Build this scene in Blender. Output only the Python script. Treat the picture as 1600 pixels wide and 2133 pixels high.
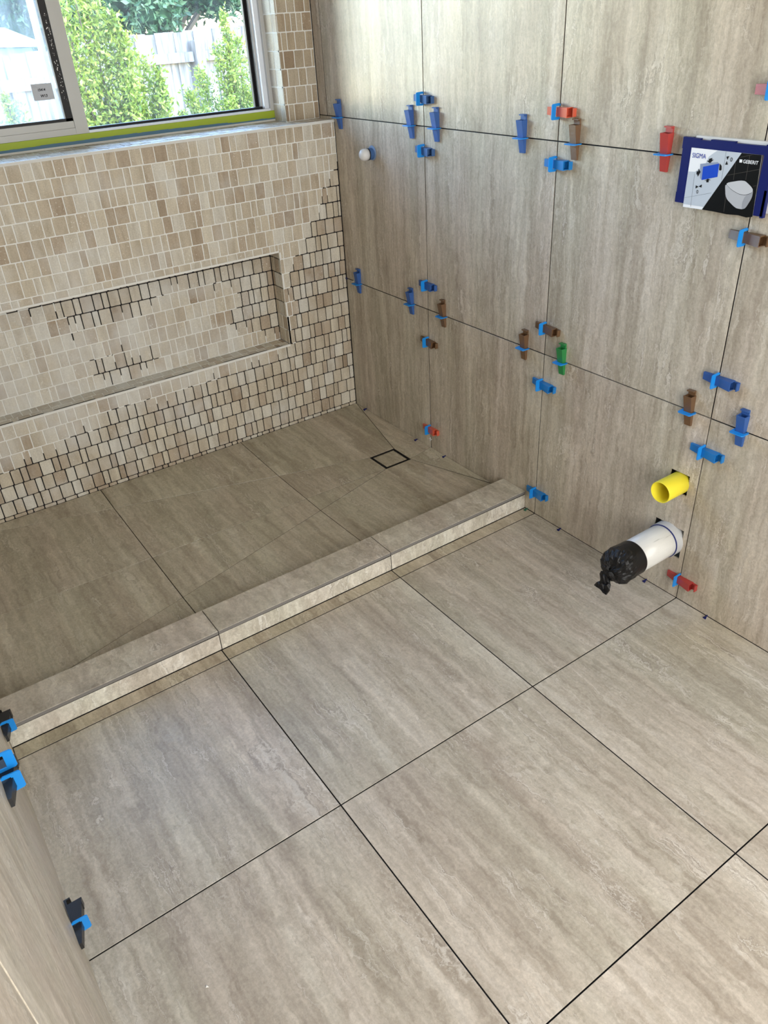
import bpy, bmesh, math, random
from mathutils import Vector, Matrix
random.seed(7)
S = bpy.context.scene
COL = S.collection
for o in list(bpy.data.objects): bpy.data.objects.remove(o)

# ------------------------------------------------------------------ camera
cam = bpy.data.cameras.new('camera'); cam_o = bpy.data.objects.new('camera', cam); COL.objects.link(cam_o)
cam.sensor_fit = 'HORIZONTAL'; cam.sensor_width = 36.0; cam.lens = 1605.17 / 1600 * 36
cam.shift_x = 0.4 / 1600; cam.shift_y = (1052.38 - 1066.5) / 1600
cam.clip_start = 0.01; cam.clip_end = 200
RT, DN, FW = ((0.81914, -0.57120, -0.05233), (-0.34370, -0.41575, -0.84204), (0.45922, 0.70773, -0.53688))
CAMP = Vector((-1.68798, -2.77911, 1.52385))
cam_o.matrix_world = Matrix(((RT[0], -DN[0], -FW[0], CAMP.x), (RT[1], -DN[1], -FW[1], CAMP.y), (RT[2], -DN[2], -FW[2], CAMP.z), (0, 0, 0, 1)))
S.camera = cam_o
# ------------------------------------------------------------------ view, sky, sun, added fill lamp behind the camera
S.view_settings.view_transform = 'Standard'; S.view_settings.look = 'None'; S.view_settings.gamma = 1
S.view_settings.use_curve_mapping = False; S.view_settings.exposure = 0.0
W = bpy.data.worlds.new('world'); S.world = W; W.use_nodes = True
wn = W.node_tree.nodes; wl = W.node_tree.links
bg = wn['Background']; sky = wn.new('ShaderNodeTexSky'); sky.sky_type = 'NISHITA'; sky.sun_disc = False
sky.sun_elevation = math.radians(52); sky.sun_rotation = math.radians(120); sky.air_density = 1.3; sky.dust_density = 0.2; sky.ozone_density = 3.0
wl.new(sky.outputs[0], bg.inputs[0]); bg.inputs[1].default_value = 3.8
sun = bpy.data.lights.new('sun', 'SUN'); sun.energy = 2.3; sun.angle = math.radians(0.6); sun.color = (1, 0.95, 0.86)
sun_o = bpy.data.objects.new('sun', sun); COL.objects.link(sun_o)
sun_o.rotation_euler = Vector((0.50, -0.42, 0.85)).to_track_quat('Z', 'Y').to_euler()
def area(name, loc, tgt, sx, sy, e, c):
    l = bpy.data.lights.new(name, 'AREA'); l.shape = 'RECTANGLE'; l.size = sx; l.size_y = sy; l.energy = e; l.color = c
    o = bpy.data.objects.new(name, l); COL.objects.link(o); o.location = loc
    o.rotation_euler = (Vector(loc) - Vector(tgt)).to_track_quat('Z', 'Y').to_euler(); return o
area('rear_fill_light', (-1.0, -3.70, 1.15), (-0.45, 0, 0.8), 1.3, 1.8, 61, (1.0, 0.985, 0.96))  # added area lamp inside the closed rear wall, standing in for daylight from behind
# portal: only tells the renderer where the sky shines in
po = area('window_portal', (-0.90, 0.33, 1.665), (-0.90, -5, 1.665), 1.50, 0.92, 1, (1, 1, 1)); po.data.cycles.is_portal = True

# ------------------------------------------------------------------ materials
def mat(name):
    m = bpy.data.materials.new(name); m.use_nodes = True
    return m, m.node_tree.nodes, m.node_tree.links, m.node_tree.nodes['Principled BSDF']
def plain(name, col, rough=0.5, spec=0.5, trans=0.0, metal=0.0, bump=0.0):
    m, n, l, b = mat(name)
    b.inputs['Base Color'].default_value = (*col, 1); b.inputs['Roughness'].default_value = rough
    b.inputs['Specular IOR Level'].default_value = spec; b.inputs['Metallic'].default_value = metal
    if trans: b.inputs['Transmission Weight'].default_value = trans; b.inputs['IOR'].default_value = 1.45
    if bump:
        t = n.new('ShaderNodeTexNoise'); t.inputs['Scale'].default_value = 60; t.inputs['Detail'].default_value = 4
        bp = n.new('ShaderNodeBump'); bp.inputs['Strength'].default_value = bump; bp.inputs['Distance'].default_value = 0.01
        l.new(t.outputs['Fac'], bp.inputs['Height']); l.new(bp.outputs[0], b.inputs['Normal'])
    return m
def math_n(n, l, op, a, b=None, clamp=False):
    x = n.new('ShaderNodeMath'); x.operation = op; x.use_clamp = clamp
    for i, v in enumerate((a, b)):
        if v is None: continue
        if isinstance(v, (int, float)): x.inputs[i].default_value = v
        else: l.new(v, x.inputs[i])
    return x.outputs[0]
def mixc(n, l, f, a, b, mode='MIX'):
    x = n.new('ShaderNodeMix'); x.data_type = 'RGBA'; x.blend_type = mode
    for s, v in ((0, f), (6, a), (7, b)):
        if isinstance(v, (int, float)): x.inputs[s].default_value = v
        elif isinstance(v, tuple): x.inputs[s].default_value = (*v, 1)
        else: l.new(v, x.inputs[s])
    return x.outputs[2]
def ramp(n, l, f, stops):
    r = n.new('ShaderNodeValToRGB'); e = r.color_ramp.elements
    while len(e) < len(stops): e.new(0.5)
    for i, (p, c) in enumerate(stops): e[i].position = p; e[i].color = (*c, 1) if isinstance(c, tuple) else (c, c, c, 1)
    l.new(f, r.inputs[0]); return r.outputs[0]
def noise(n, l, vec, scale, detail=3, rough=0.55, dist=0.0):
    t = n.new('ShaderNodeTexNoise'); t.inputs['Scale'].default_value = scale; t.inputs['Detail'].default_value = detail
    t.inputs['Roughness'].default_value = rough; t.inputs['Distortion'].default_value = dist; l.new(vec, t.inputs['Vector']); return t.outputs['Fac']
def coords(n, l, sc, tint_scale=7.0):
    g = n.new('ShaderNodeNewGeometry'); a = n.new('ShaderNodeAttribute'); a.attribute_name = 'tint'
    m = n.new('ShaderNodeVectorMath'); m.operation = 'MULTIPLY'; l.new(g.outputs['Position'], m.inputs[0]); m.inputs[1].default_value = sc
    k = n.new('ShaderNodeVectorMath'); k.operation = 'SCALE'; l.new(a.outputs['Vector'], k.inputs[0]); k.inputs['Scale'].default_value = tint_scale
    s = n.new('ShaderNodeVectorMath'); s.operation = 'ADD'; l.new(m.outputs[0], s.inputs[0]); l.new(k.outputs[0], s.inputs[1])
    return s.outputs[0], a, g
# porcelain with a vein-cut travertine print; ax = how fast the print changes along x, y, z
def travertine(name, ax, tone=(1, 1, 1), rough=0.36):
    m, n, l, b = mat(name)
    v, at, g = coords(n, l, ax)
    pos = g.outputs['Position']
    # crinkle the beds: push the lookup sideways with small even-grained noise
    wv = n.new('ShaderNodeTexNoise'); wv.inputs['Scale'].default_value = 16; wv.inputs['Detail'].default_value = 6; wv.inputs['Roughness'].default_value = 0.68; l.new(pos, wv.inputs['Vector'])
    sb = n.new('ShaderNodeVectorMath'); sb.operation = 'SUBTRACT'; l.new(wv.outputs['Color'], sb.inputs[0]); sb.inputs[1].default_value = (0.5, 0.5, 0.5)
    sc = n.new('ShaderNodeVectorMath'); sc.operation = 'SCALE'; l.new(sb.outputs[0], sc.inputs[0]); sc.inputs['Scale'].default_value = 0.27
    ad = n.new('ShaderNodeVectorMath'); ad.operation = 'ADD'; l.new(v, ad.inputs[0]); l.new(sc.outputs[0], ad.inputs[1]); u = ad.outputs[0]
    n0 = noise(n, l, v, 0.8, 3, 0.5, 0.3)                 # wide beds
    n1 = noise(n, l, u, 2.1, 5, 0.60, 0.5)                # bands
    n2 = noise(n, l, u, 7.5, 4, 0.62, 0.3)                # streaks
    iso = noise(n, l, pos, 120, 4, 0.75)                  # pores, mottle
    cl = noise(n, l, pos, 14, 5, 0.65)                    # clouds
    c1 = ramp(n, l, n1, [(0.30, (0.375, 0.345, 0.292)), (0.43, (0.445, 0.415, 0.358)), (0.56, (0.520, 0.492, 0.432)), (0.72, (0.600, 0.580, 0.528))])
    c = mixc(n, l, 1.0, c1, ramp(n, l, n2, [(0.36, (0.84, 0.82, 0.795)), (0.50, (0.98, 0.98, 0.975)), (0.64, (1.11, 1.11, 1.105))]), 'MULTIPLY')
    c = mixc(n, l, 1.0, c, ramp(n, l, noise(n, l, u, 21.0, 3, 0.6), [(0.38, (0.93, 0.925, 0.915)), (0.62, (1.06, 1.06, 1.055))]), 'MULTIPLY')
    c = mixc(n, l, 1.0, c, ramp(n, l, n0, [(0.38, (0.97, 0.975, 0.945)), (0.62, (1.02, 0.985, 0.985))]), 'MULTIPLY')
    c = mixc(n, l, 1.0, c, ramp(n, l, cl, [(0.34, (0.95, 0.945, 0.94)), (0.66, (1.04, 1.04, 1.04))]), 'MULTIPLY')
    c = mixc(n, l, 1.0, c, ramp(n, l, iso, [(0.34, (0.88, 0.88, 0.87)), (0.66, (1.09, 1.09, 1.09))]), 'MULTIPLY')
    # thin wandering veins, dark with a pale lip
    vn = noise(n, l, u, 1.35, 4, 0.55, 0.8)
    gate = ramp(n, l, noise(n, l, pos, 5.5, 3), [(0.44, 0.0), (0.56, 1.0)])
    for k, (lv, wd, st, colr) in enumerate(((0.50, 0.006, 0.60, (0.25, 0.22, 0.19)), (0.514, 0.010, 0.60, (0.72, 0.70, 0.65)), (0.60, 0.005, 0.5, (0.27, 0.24, 0.20)), (0.41, 0.008, 0.5, (0.70, 0.68, 0.62)), (0.56, 0.006, 0.4, (0.70, 0.68, 0.62)))):
        d = math_n(n, l, 'ABSOLUTE', math_n(n, l, 'SUBTRACT', vn, lv))
        f = math_n(n, l, 'MULTIPLY', ramp(n, l, d, [(0.0, 1.0), (wd, 0.0)]), gate)
        c = mixc(n, l, math_n(n, l, 'MULTIPLY', f, st), c, colr)
    c = mixc(n, l, 1.0, c, tone, 'MULTIPLY')
    l.new(c, b.inputs['Base Color'])
    # dusty, uneven sheen
    r = ramp(n, l, noise(n, l, pos, 2.3, 4), [(0.35, rough - 0.06), (0.7, rough + 0.12)])
    l.new(r, b.inputs['Roughness']); b.inputs['Specular IOR Level'].default_value = 0.5
    bu = n.new('ShaderNodeBump'); bu.inputs['Strength'].default_value = 0.12; bu.inputs['Distance'].default_value = 0.002
    l.new(n2, bu.inputs['Height']); l.new(bu.outputs[0], b.inputs['Normal'])
    return m
M = {}
M['floor'] = travertine('travertine_floor', (7.5, 0.62, 1), (0.96, 0.935, 0.905), 0.32)
M['floor_brown'] = travertine('travertine_floor_brown', (7.5, 0.62, 1), (0.90, 0.865, 0.78), 0.33)
M['wallR'] = travertine('travertine_wall', (1, 8.5, 0.70), (0.96, 0.92, 0.88))
M['curb'] = travertine('travertine_curb', (6.0, 2.4, 1.2), (1.02, 1.0, 0.98))
M['body'] = plain('porcelain_body', (0.20, 0.19, 0.18), 0.6, 0.3)
M['body_dark'] = plain('porcelain_body_dark', (0.05, 0.047, 0.045), 0.7, 0.3)
M['curb_face_lit'] = travertine('travertine_curb_face_lit', (6.0, 1.0, 2.2), (1.25, 1.28, 1.31))  # same tile as the curb top, tone lifted: frontal light put into the colour
# tumbled travertine mosaic
def mosaic_mat(name, tone=(1, 1, 1), haze_amt=1.0):
    m, n, l, b = mat(name)
    v, at, g = coords(n, l, (26, 26, 5), 9.0)
    sep = n.new('ShaderNodeSeparateXYZ'); l.new(at.outputs['Vector'], sep.inputs[0])
    base = ramp(n, l, sep.outputs[0], [(0.0, (0.355, 0.275, 0.195)), (0.10, (0.43, 0.345, 0.255)), (0.35, (0.49, 0.415, 0.315)), (0.70, (0.545, 0.478, 0.375)), (1.0, (0.60, 0.555, 0.475))])
    n1 = noise(n, l, v, 1.0, 5, 0.6, 0.7)
    c = mixc(n, l, 1.0, base, ramp(n, l, n1, [(0.30, (0.80, 0.76, 0.71)), (0.5, (1.0, 0.99, 0.98)), (0.72, (1.17, 1.17, 1.15))]), 'MULTIPLY')
    iso = noise(n, l, g.outputs['Position'], 210, 4, 0.7)
    c = mixc(n, l, 1.0, c, ramp(n, l, iso, [(0.32, 0.84), (0.68, 1.10)]), 'MULTIPLY')
    # filled pits, pale
    pit = math_n(n, l, 'MULTIPLY', ramp(n, l, noise(n, l, g.outputs['Position'], 150, 2), [(0.64, 0.0), (0.68, 1.0)]), math_n(n, l, 'GREATER_THAN', sep.outputs[1], 0.55))
    c = mixc(n, l, math_n(n, l, 'MULTIPLY', pit, 0.7), c, (0.74, 0.70, 0.62))
    # grout haze: wiped-on residue, thick around the niche
    hz = noise(n, l, g.outputs['Position'], 7.0, 4, 0.6)
    pos = n.new('ShaderNodeSeparateXYZ'); l.new(g.outputs['Position'], pos.inputs[0])
    dx = math_n(n, l, 'MULTIPLY', math_n(n, l, 'ADD', pos.outputs[0], 1.12), 1.15)
    dz = math_n(n, l, 'MULTIPLY', math_n(n, l, 'SUBTRACT', pos.outputs[2], 0.50), 2.1)
    rr = math_n(n, l, 'SQRT', math_n(n, l, 'ADD', math_n(n, l, 'MULTIPLY', dx, dx), math_n(n, l, 'MULTIPLY', dz, dz)))
    near = ramp(n, l, rr, [(0.2, 0.26), (1.0, 0.0)])
    fac = ramp(n, l, math_n(n, l, 'ADD', hz, near), [(0.50, 0.0), (0.90, 0.66)])
    fac = math_n(n, l, 'MULTIPLY', fac, haze_amt)
    c = mixc(n, l, fac, c, (0.665, 0.655, 0.625))
    c = mixc(n, l, 1.0, c, tone, 'MULTIPLY')
    l.new(c, b.inputs['Base Color']); b.inputs['Roughness'].default_value = 0.62; b.inputs['Specular IOR Level'].default_value = 0.35
    bu = n.new('ShaderNodeBump'); bu.inputs['Strength'].default_value = 0.35; bu.inputs['Distance'].default_value = 0.002
    l.new(n1, bu.inputs['Height']); l.new(bu.outputs[0], b.inputs['Normal'])
    return m
M['mosaic'] = mosaic_mat('travertine_mosaic', (1.04, 1.08, 1.12))
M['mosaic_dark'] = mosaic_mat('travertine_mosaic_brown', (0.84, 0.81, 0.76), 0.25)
M['grout'] = plain('pale_grout', (0.80, 0.80, 0.765), 0.85, 0.2, bump=0.4)
M['bed'] = plain('black_adhesive', (0.012, 0.012, 0.016), 0.7, 0.2)
M['membrane'] = plain('blue_membrane', (0.035, 0.045, 0.11), 0.6, 0.3, bump=0.3)
M['plaster'] = plain('plaster', (0.66, 0.64, 0.60), 0.8, 0.2)
M['alu'] = plain('frame_paint', (0.50, 0.50, 0.48), 0.4, 0.4)
M['alu_white'] = plain('track_paint', (0.74, 0.78, 0.84), 0.35, 0.4)
M['gasket'] = plain('black_rubber', (0.006, 0.006, 0.007), 0.45, 0.3)
M['speck'] = plain('plaster_speck', (0.8, 0.8, 0.78), 0.8, 0.2)
M['lime'] = plain('lime_tape', (0.36, 0.46, 0.03), 0.45, 0.4, bump=0.15)
M['blue_membrane'] = plain('blue_edge', (0.10, 0.20, 0.30), 0.6, 0.3)
M['tab'] = plain('bright_blue_plastic', (0.012, 0.25, 0.72), 0.38, 0.4)
M['w_blue'] = plain('dark_blue_plastic', (0.032, 0.105, 0.34), 0.42, 0.4, bump=0.25)
M['w_slate'] = plain('dusty_blue_plastic', (0.05, 0.13, 0.32), 0.5, 0.4, bump=0.4)
M['w_bright'] = plain('mid_blue_plastic', (0.012, 0.19, 0.52), 0.36, 0.45)
M['w_brown'] = plain('brown_plastic', (0.15, 0.078, 0.036), 0.22, 0.6, bump=0.3)
M['w_red'] = plain('red_plastic', (0.42, 0.045, 0.04), 0.26, 0.55, bump=0.2)
M['w_orange'] = plain('orange_red_plastic', (0.62, 0.11, 0.06), 0.28, 0.5)
M['w_green'] = plain('green_plastic', (0.025, 0.22, 0.06), 0.36, 0.45)
M['w_black'] = plain('black_plastic', (0.010, 0.011, 0.014), 0.25, 0.5, bump=0.3)
M['navy'] = plain('navy_plastic', (0.004, 0.009, 0.105), 0.38, 0.3)
M['teal'] = plain('green_spacer_plastic', (0.02, 0.12, 0.08), 0.4, 0.4)
M['white_pl'] = plain('white_plastic', (0.70, 0.70, 0.70), 0.35, 0.45)
M['metal'] = plain('brushed_metal', (0.45, 0.44, 0.42), 0.3, 0.5, metal=1.0)
M['yellow'] = plain('yellow_plastic', (0.86, 0.74, 0.045), 0.4, 0.4)

# ------------------------------------------------------------------ mesh helpers
def tag(o, label=None, cat=None, group=None, kind=None):
    for k, v in (('label', label), ('category', cat), ('group', group), ('kind', kind)):
        if v: o[k] = v
    return o
def obj(name, verts, faces, m, parent=None, tints=None, smooth=False, centre=True):
    me = bpy.data.meshes.new(name)
    c = Vector((0, 0, 0))
    if centre and verts:
        c = sum((Vector(v) for v in verts), Vector()) / len(verts)
    me.from_pydata([tuple(Vector(v) - c) for v in verts], [], faces)
    if isinstance(m, (list, tuple)):
        for q in m: me.materials.append(q)
    else: me.materials.append(m)
    if tints is not None:
        a = me.attributes.new('tint', 'FLOAT_VECTOR', 'FACE')
        fl = [x for i in range(len(faces)) for x in (tints[i] if isinstance(tints, list) else tints)]
        a.data.foreach_set('vector', fl)
    if smooth: me.polygons.foreach_set('use_smooth', [True] * len(me.polygons))
    me.update()
    o = bpy.data.objects.new(name, me); COL.objects.link(o); o.location = c
    if parent:
        o.parent = parent; o.location = c - world_loc(parent)
    return o
def world_loc(o):
    p = Vector(o.location)
    while o.parent: o = o.parent; p += Vector(o.location)
    return p
def empty(name, loc):
    o = bpy.data.objects.new(name, None); COL.objects.link(o); o.location = loc; o.empty_display_size = 0.05; return o
class MB:
    def __init__(s): s.v = []; s.f = []; s.t = []
    def add(s, v, f, t=None):
        k = len(s.v); s.v += v; s.f += [tuple(i + k for i in q) for q in f]; s.t += [t or (0, 0, 0)] * len(f)
    def box(s, a, b, t=None):
        x0, y0, z0 = (min(a[i], b[i]) for i in range(3)); x1, y1, z1 = (max(a[i], b[i]) for i in range(3))
        s.add([(x0, y0, z0), (x1, y0, z0), (x1, y1, z0), (x0, y1, z0), (x0, y0, z1), (x1, y0, z1), (x1, y1, z1), (x0, y1, z1)],
              [(0, 3, 2, 1), (4, 5, 6, 7), (0, 1, 5, 4), (1, 2, 6, 5), (2, 3, 7, 6), (3, 0, 4, 7)], t)
    def obj(s, name, m, parent=None, smooth=False): return obj(name, s.v, s.f, m, parent, s.t, smooth)
def boxo(name, a, b, m, parent=None):
    q = MB(); q.box(a, b); return q.obj(name, m, parent)
def inset(poly, d):
    n = len(poly); out = []
    ar = sum(poly[i][0] * poly[(i + 1) % n][1] - poly[(i + 1) % n][0] * poly[i][1] for i in range(n))
    sg = 1 if ar > 0 else -1
    L = []
    for i in range(n):
        a = Vector(poly[i]); b = Vector(poly[(i + 1) % n]); e = (b - a).normalized(); nn = Vector((-e.y, e.x)) * sg
        L.append((a + nn * d, e))
    for i in range(n):
        p, e = L[i - 1]; q, f = L[i]
        cr = e.x * f.y - e.y * f.x
        if abs(cr) < 1e-4: out.append(tuple(q)); continue
        t = ((q - p).x * f.y - (q - p).y * f.x) / cr
        out.append(tuple(p + e * t))
    return out
def side_mat(o, n, m):
    """faces after the first (the glazed face) and the chamfers carry the raw body"""
    o.data.materials.append(m)
    for p in o.data.polygons:
        if p.index and (p.index % 2 == 1 or p.index == len(o.data.polygons) - 1): p.material_index = 1
def tile_geo(poly, fmap, thick, ch=0.0005):
    """convex slab on a plane: fmap(u, v, w) -> xyz, w = height above its back"""
    n = len(poly); p2 = inset(poly, ch)
    v = [fmap(a, b, 0) for a, b in poly] + [fmap(a, b, thick - ch) for a, b in poly] + [fmap(a, b, thick) for a, b in p2]
    f = [tuple(range(2 * n, 3 * n))]
    for i in range(n):
        j = (i + 1) % n
        f += [(i, j, n + j, n + i), (n + i, n + j, 2 * n + j, 2 * n + i)]
    f.append(tuple(range(n - 1, -1, -1)))
    # outward orientation
    A, B, Cc = (Vector(v[f[0][k]]) for k in (0, 1, 2)); nrm = (B - A).cross(Cc - A)
    up = Vector(fmap(poly[0][0], poly[0][1], 1)) - Vector(fmap(poly[0][0], poly[0][1], 0))
    if nrm.dot(up) < 0: f = [tuple(reversed(q)) for q in f]
    return v, f
def clip_half(poly, a, b, c):
    """keep a*u+b*v<=c"""
    out = []
    for i in range(len(poly)):
        p, q = poly[i], poly[(i + 1) % len(poly)]
        dp = a * p[0] + b * p[1] - c; dq = a * q[0] + b * q[1] - c
        if dp <= 0: out.append(p)
        if (dp < 0 < dq) or (dq < 0 < dp):
            t = dp / (dp - dq); out.append((p[0] + (q[0] - p[0]) * t, p[1] + (q[1] - p[1]) * t))
    return out
def rnd3(): return (random.random(), random.random(), random.random())
def rect(u0, u1, v0, v1): return [(u0, v0), (u1, v0), (u1, v1), (u0, v1)]
GAP = 0.0015     # half joint
def holed(u0, u1, v0, v1, holes, fmap, thick):
    """rectangular slab with rectangular holes right through it"""
    us = sorted({u0, u1, *[h[0] for h in holes], *[h[1] for h in holes]}); vs = sorted({v0, v1, *[h[2] for h in holes], *[h[3] for h in holes]})
    def cut(i, j):
        if i < 0 or j < 0 or i >= len(us) - 1 or j >= len(vs) - 1: return True
        cu, cv = (us[i] + us[i + 1]) / 2, (vs[j] + vs[j + 1]) / 2
        return any(h[0] < cu < h[1] and h[2] < cv < h[3] for h in holes)
    q = MB()
    up = Vector(fmap(0, 0, 1)) - Vector(fmap(0, 0, 0)); uu = Vector(fmap(1, 0, 0)) - Vector(fmap(0, 0, 0)); vv = Vector(fmap(0, 1, 0)) - Vector(fmap(0, 0, 0))
    flip = uu.cross(vv).dot(up) < 0
    def face(pts):
        q.add([fmap(*p) for p in pts], [(3, 2, 1, 0) if flip else (0, 1, 2, 3)])
    for i in range(len(us) - 1):
        for j in range(len(vs) - 1):
            if cut(i, j): continue
            a, b, c, d = us[i], us[i + 1], vs[j], vs[j + 1]
            face([(a, c, thick), (b, c, thick), (b, d, thick), (a, d, thick)]); face([(a, d, 0), (b, d, 0), (b, c, 0), (a, c, 0)])
            if cut(i - 1, j): face([(a, d, 0), (a, c, 0), (a, c, thick), (a, d, thick)])
            if cut(i + 1, j): face([(b, c, 0), (b, d, 0), (b, d, thick), (b, c, thick)])
            if cut(i, j - 1): face([(a, c, 0), (b, c, 0), (b, c, thick), (a, c, thick)])
            if cut(i, j + 1): face([(b, d, 0), (a, d, 0), (a, d, thick), (b, d, thick)])
    return q
def cyl(q, c, ax, r0, r1, L, n=32, cap0=True, cap1=True, t=None):
    c = Vector(c); ax = Vector(ax).normalized(); a = ax.orthogonal().normalized(); b = ax.cross(a)
    R0 = [tuple(c + (a * math.cos(2 * math.pi * i / n) + b * math.sin(2 * math.pi * i / n)) * r0) for i in range(n)]
    R1 = [tuple(c + ax * L + (a * math.cos(2 * math.pi * i / n) + b * math.sin(2 * math.pi * i / n)) * r1) for i in range(n)]
    f = [(i, (i + 1) % n, n + (i + 1) % n, n + i) for i in range(n)]
    if cap0: f.append(tuple(range(n - 1, -1, -1)))
    if cap1: f.append(tuple(range(n, 2 * n)))
    q.add(R0 + R1, f, t)
def lathe(c, ax, prof, n=36):
    """profile [(along, radius)] revolved"""
    c = Vector(c); ax = Vector(ax).normalized(); a = ax.orthogonal().normalized(); b = ax.cross(a); v = []; f = []
    for d, r in prof:
        for i in range(n): v.append(tuple(c + ax * d + (a * math.cos(2 * math.pi * i / n) + b * math.sin(2 * math.pi * i / n)) * r))
    for k in range(len(prof) - 1):
        for i in range(n): f.append((k * n + i, k * n + (i + 1) % n, (k + 1) * n + (i + 1) % n, (k + 1) * n + i))
    return v, f

# ------------------------------------------------------------------ room shell
T = 0.009
YA, YB, YC, YD, YE = -0.5594, -1.1569, -1.7569, -2.3592, -2.960
Z1, Z2 = 1.2078, 0.5966
X1, X2, XL = -0.5903, -1.1932, -1.7742
ROOMY, CEIL = -3.80, 2.45
floor = boxo('floor', (0.10, 0.0, -0.14), (XL - 0.12, ROOMY, -0.0045), M['bed']); tag(floor, kind='structure')
H1 = (-1.729, -1.667, 0.345, 0.409); H2 = (-1.742, -1.643, 0.135, 0.234)
wallR_f = lambda u, v, w: (0.12 - w, u, v)
q = holed(ROOMY, 0.30, -0.14, CEIL, [H1, H2], wallR_f, 0.12 - 0.0045)
wall_right = q.obj('wall_right', M['bed']); tag(wall_right, kind='structure')
wall_left = boxo('wall_left', (XL - 0.006, 0.30, -0.14), (XL - 0.12, ROOMY, CEIL), M['bed']); tag(wall_left, kind='structure')
ceiling = boxo('ceiling', (0.12, 0.30, CEIL), (XL - 0.12, ROOMY - 0.1, CEIL + 0.1), M['plaster']); tag(ceiling, kind='structure')
q = MB()
q.box((0.12, ROOMY, -0.14), (XL - 0.12, ROOMY - 0.1, CEIL))
tag(q.obj('wall_front', M['plaster']), kind='structure')

# floor tiles of the room
ff = lambda u, v, w: (u, v, -T + w)
def floor_tile(u0, u1, v0, v1, z=0.0):
    v, f = tile_geo(rect(u0 + (GAP if u0 > XL + 0.01 else -0.002), u1 - (GAP if u1 < -0.01 else 0.0004), v0 + GAP, v1 - GAP), lambda u, v, w: (u, v, -T + w + z), T)
    o = obj('tile', v, f, M['floor'], floor, rnd3()); side_mat(o, 4, M['body_dark']); return o
xs = [XL, X2, X1, 0.0]; ys = [ROOMY, -3.561, YE, YD, YC, YB]
for i in range(3):
    for j in range(5): floor_tile(xs[i], xs[i + 1], ys[j], ys[j + 1])
for i in range(3):
    v, f = tile_geo(rect(xs[i] + GAP, xs[i + 1] - GAP, YB + GAP, -1.1085 - GAP), ff, T)
    side_mat(obj('tile', v, f, M['floor_brown'], floor, rnd3()), 4, M['body_dark'])

# shower floor: tiles cut on the folds that fall to the waste
DX0, DX1, DY0, DY1 = -0.2265, -0.1055, -0.5615, -0.4435      # waste opening
ZP, ZD = 0.021, 0.004
SY = -0.985
cor = {'TR': (0.0, 0.0), 'TL': (-1.735, 0.0), 'BL': (-1.7742, -0.985), 'BR': (0.0, -0.93)}
dr = {'TR': (DX1, DY1), 'TL': (DX0, DY1), 'BL': (DX0, DY0), 'BR': (DX1, DY0)}
shower = boxo('floor_shower', (-0.0005, -0.0, -0.004), (XL, SY, -0.0005), M['bed']); tag(shower, kind='structure')
facets = {
    'back': ([cor['TL'], cor['TR'], dr['TR'], dr['TL']], lambda x, y: ZP + (ZD - ZP) * (y / DY1)),
    'right': ([cor['TR'], cor['BR'], dr['BR'], dr['TR']], lambda x, y: ZP + (ZD - ZP) * (x / DX1)),
    'front': ([cor['BR'], (0.0, SY), cor['BL'], dr['BL'], dr['BR']], lambda x, y: ZP + (ZD - ZP) * ((y - SY) / (DY0 - SY))),
    'left': ([cor['TL'], dr['TL'], dr['BL'], cor['BL'], (-1.7742, 0.0)], lambda x, y: ZP + (ZD - ZP) * ((x + 1.7742) / (DX0 + 1.7742))),
}
for nm, (pl, zf) in facets.items():
    ar = sum(pl[i][0] * pl[(i + 1) % len(pl)][1] - pl[(i + 1) % len(pl)][0] * pl[i][1] for i in range(len(pl)))
    if ar < 0: pl = pl[::-1]
    for i in range(3):
        for a, b in ((-0.5575, 0.0), (SY - 0.001, -0.5575)):
            p = clip_half(pl, -1, 0, -xs[i]); p = clip_half(p, 1, 0, xs[i + 1]); p = clip_half(p, 0, -1, -a); p = clip_half(p, 0, 1, b)
            # drop doubled corners
            p2 = []
            for k in p:
                if not p2 or (Vector(k) - Vector(p2[-1])).length > 1e-4: p2.append(k)
            if len(p2) > 2 and (Vector(p2[0]) - Vector(p2[-1])).length < 1e-4: p2.pop()
            if len(p2) < 3: continue
            A = abs(sum(p2[k][0] * p2[(k + 1) % len(p2)][1] - p2[(k + 1) % len(p2)][0] * p2[k][1] for k in range(len(p2)))) / 2
            if A < 4e-4: continue
            p3 = inset(p2, 0.0010)
            v, f = tile_geo(p3, lambda u, v, w, zf=zf: (u, v, -0.006 + (zf(u, v) + 0.006) * (w / T)), T, 0.0006)
            side_mat(obj('tile', v, f, M['floor_brown'], shower, rnd3()), 4, M['body_dark'])

# right wall tiles
fr = lambda u, v, w: (T - w, u, v)
zr = [0.0016, Z2, Z1, 1.819, CEIL - 0.001]
for k in range(4):
    cols = [0.0, YA, YB, YC, YD, YE, -3.56, ROOMY] if k < 2 else [0.104, 0.047, YA, YB, YC, YD, YE, -3.56, ROOMY]
    for a, b in zip(cols[:-1], cols[1:]):
        z0, z1 = zr[k] + (GAP if k else 0), zr[k + 1] - GAP
        if b == YA and k < 2: z0 = 0.016 if k == 0 else z0
        if k == 0 and a in (YA, ) : z0 = 0.0016
        if k == 0 and b == YC:
            q = holed(b + GAP, a - GAP, z0, z1, [H1, H2], fr, T); q.t = [rnd3()] * len(q.f); q.obj('tile', M['wallR'], wall_right); continue
        v, f = tile_geo(rect(b + GAP, a - GAP, z0, z1), fr, T)
        side_mat(obj('tile', v, f, M['wallR'], wall_right, rnd3()), 4, M['body_dark'])
# reveal strip between ledge and pillar, below the joint
v, f = tile_geo(rect(0.0005, 0.104, 1.192, Z1 - GAP), fr, T); obj('tile', v, f, M['wallR'], wall_right, rnd3())
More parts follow.
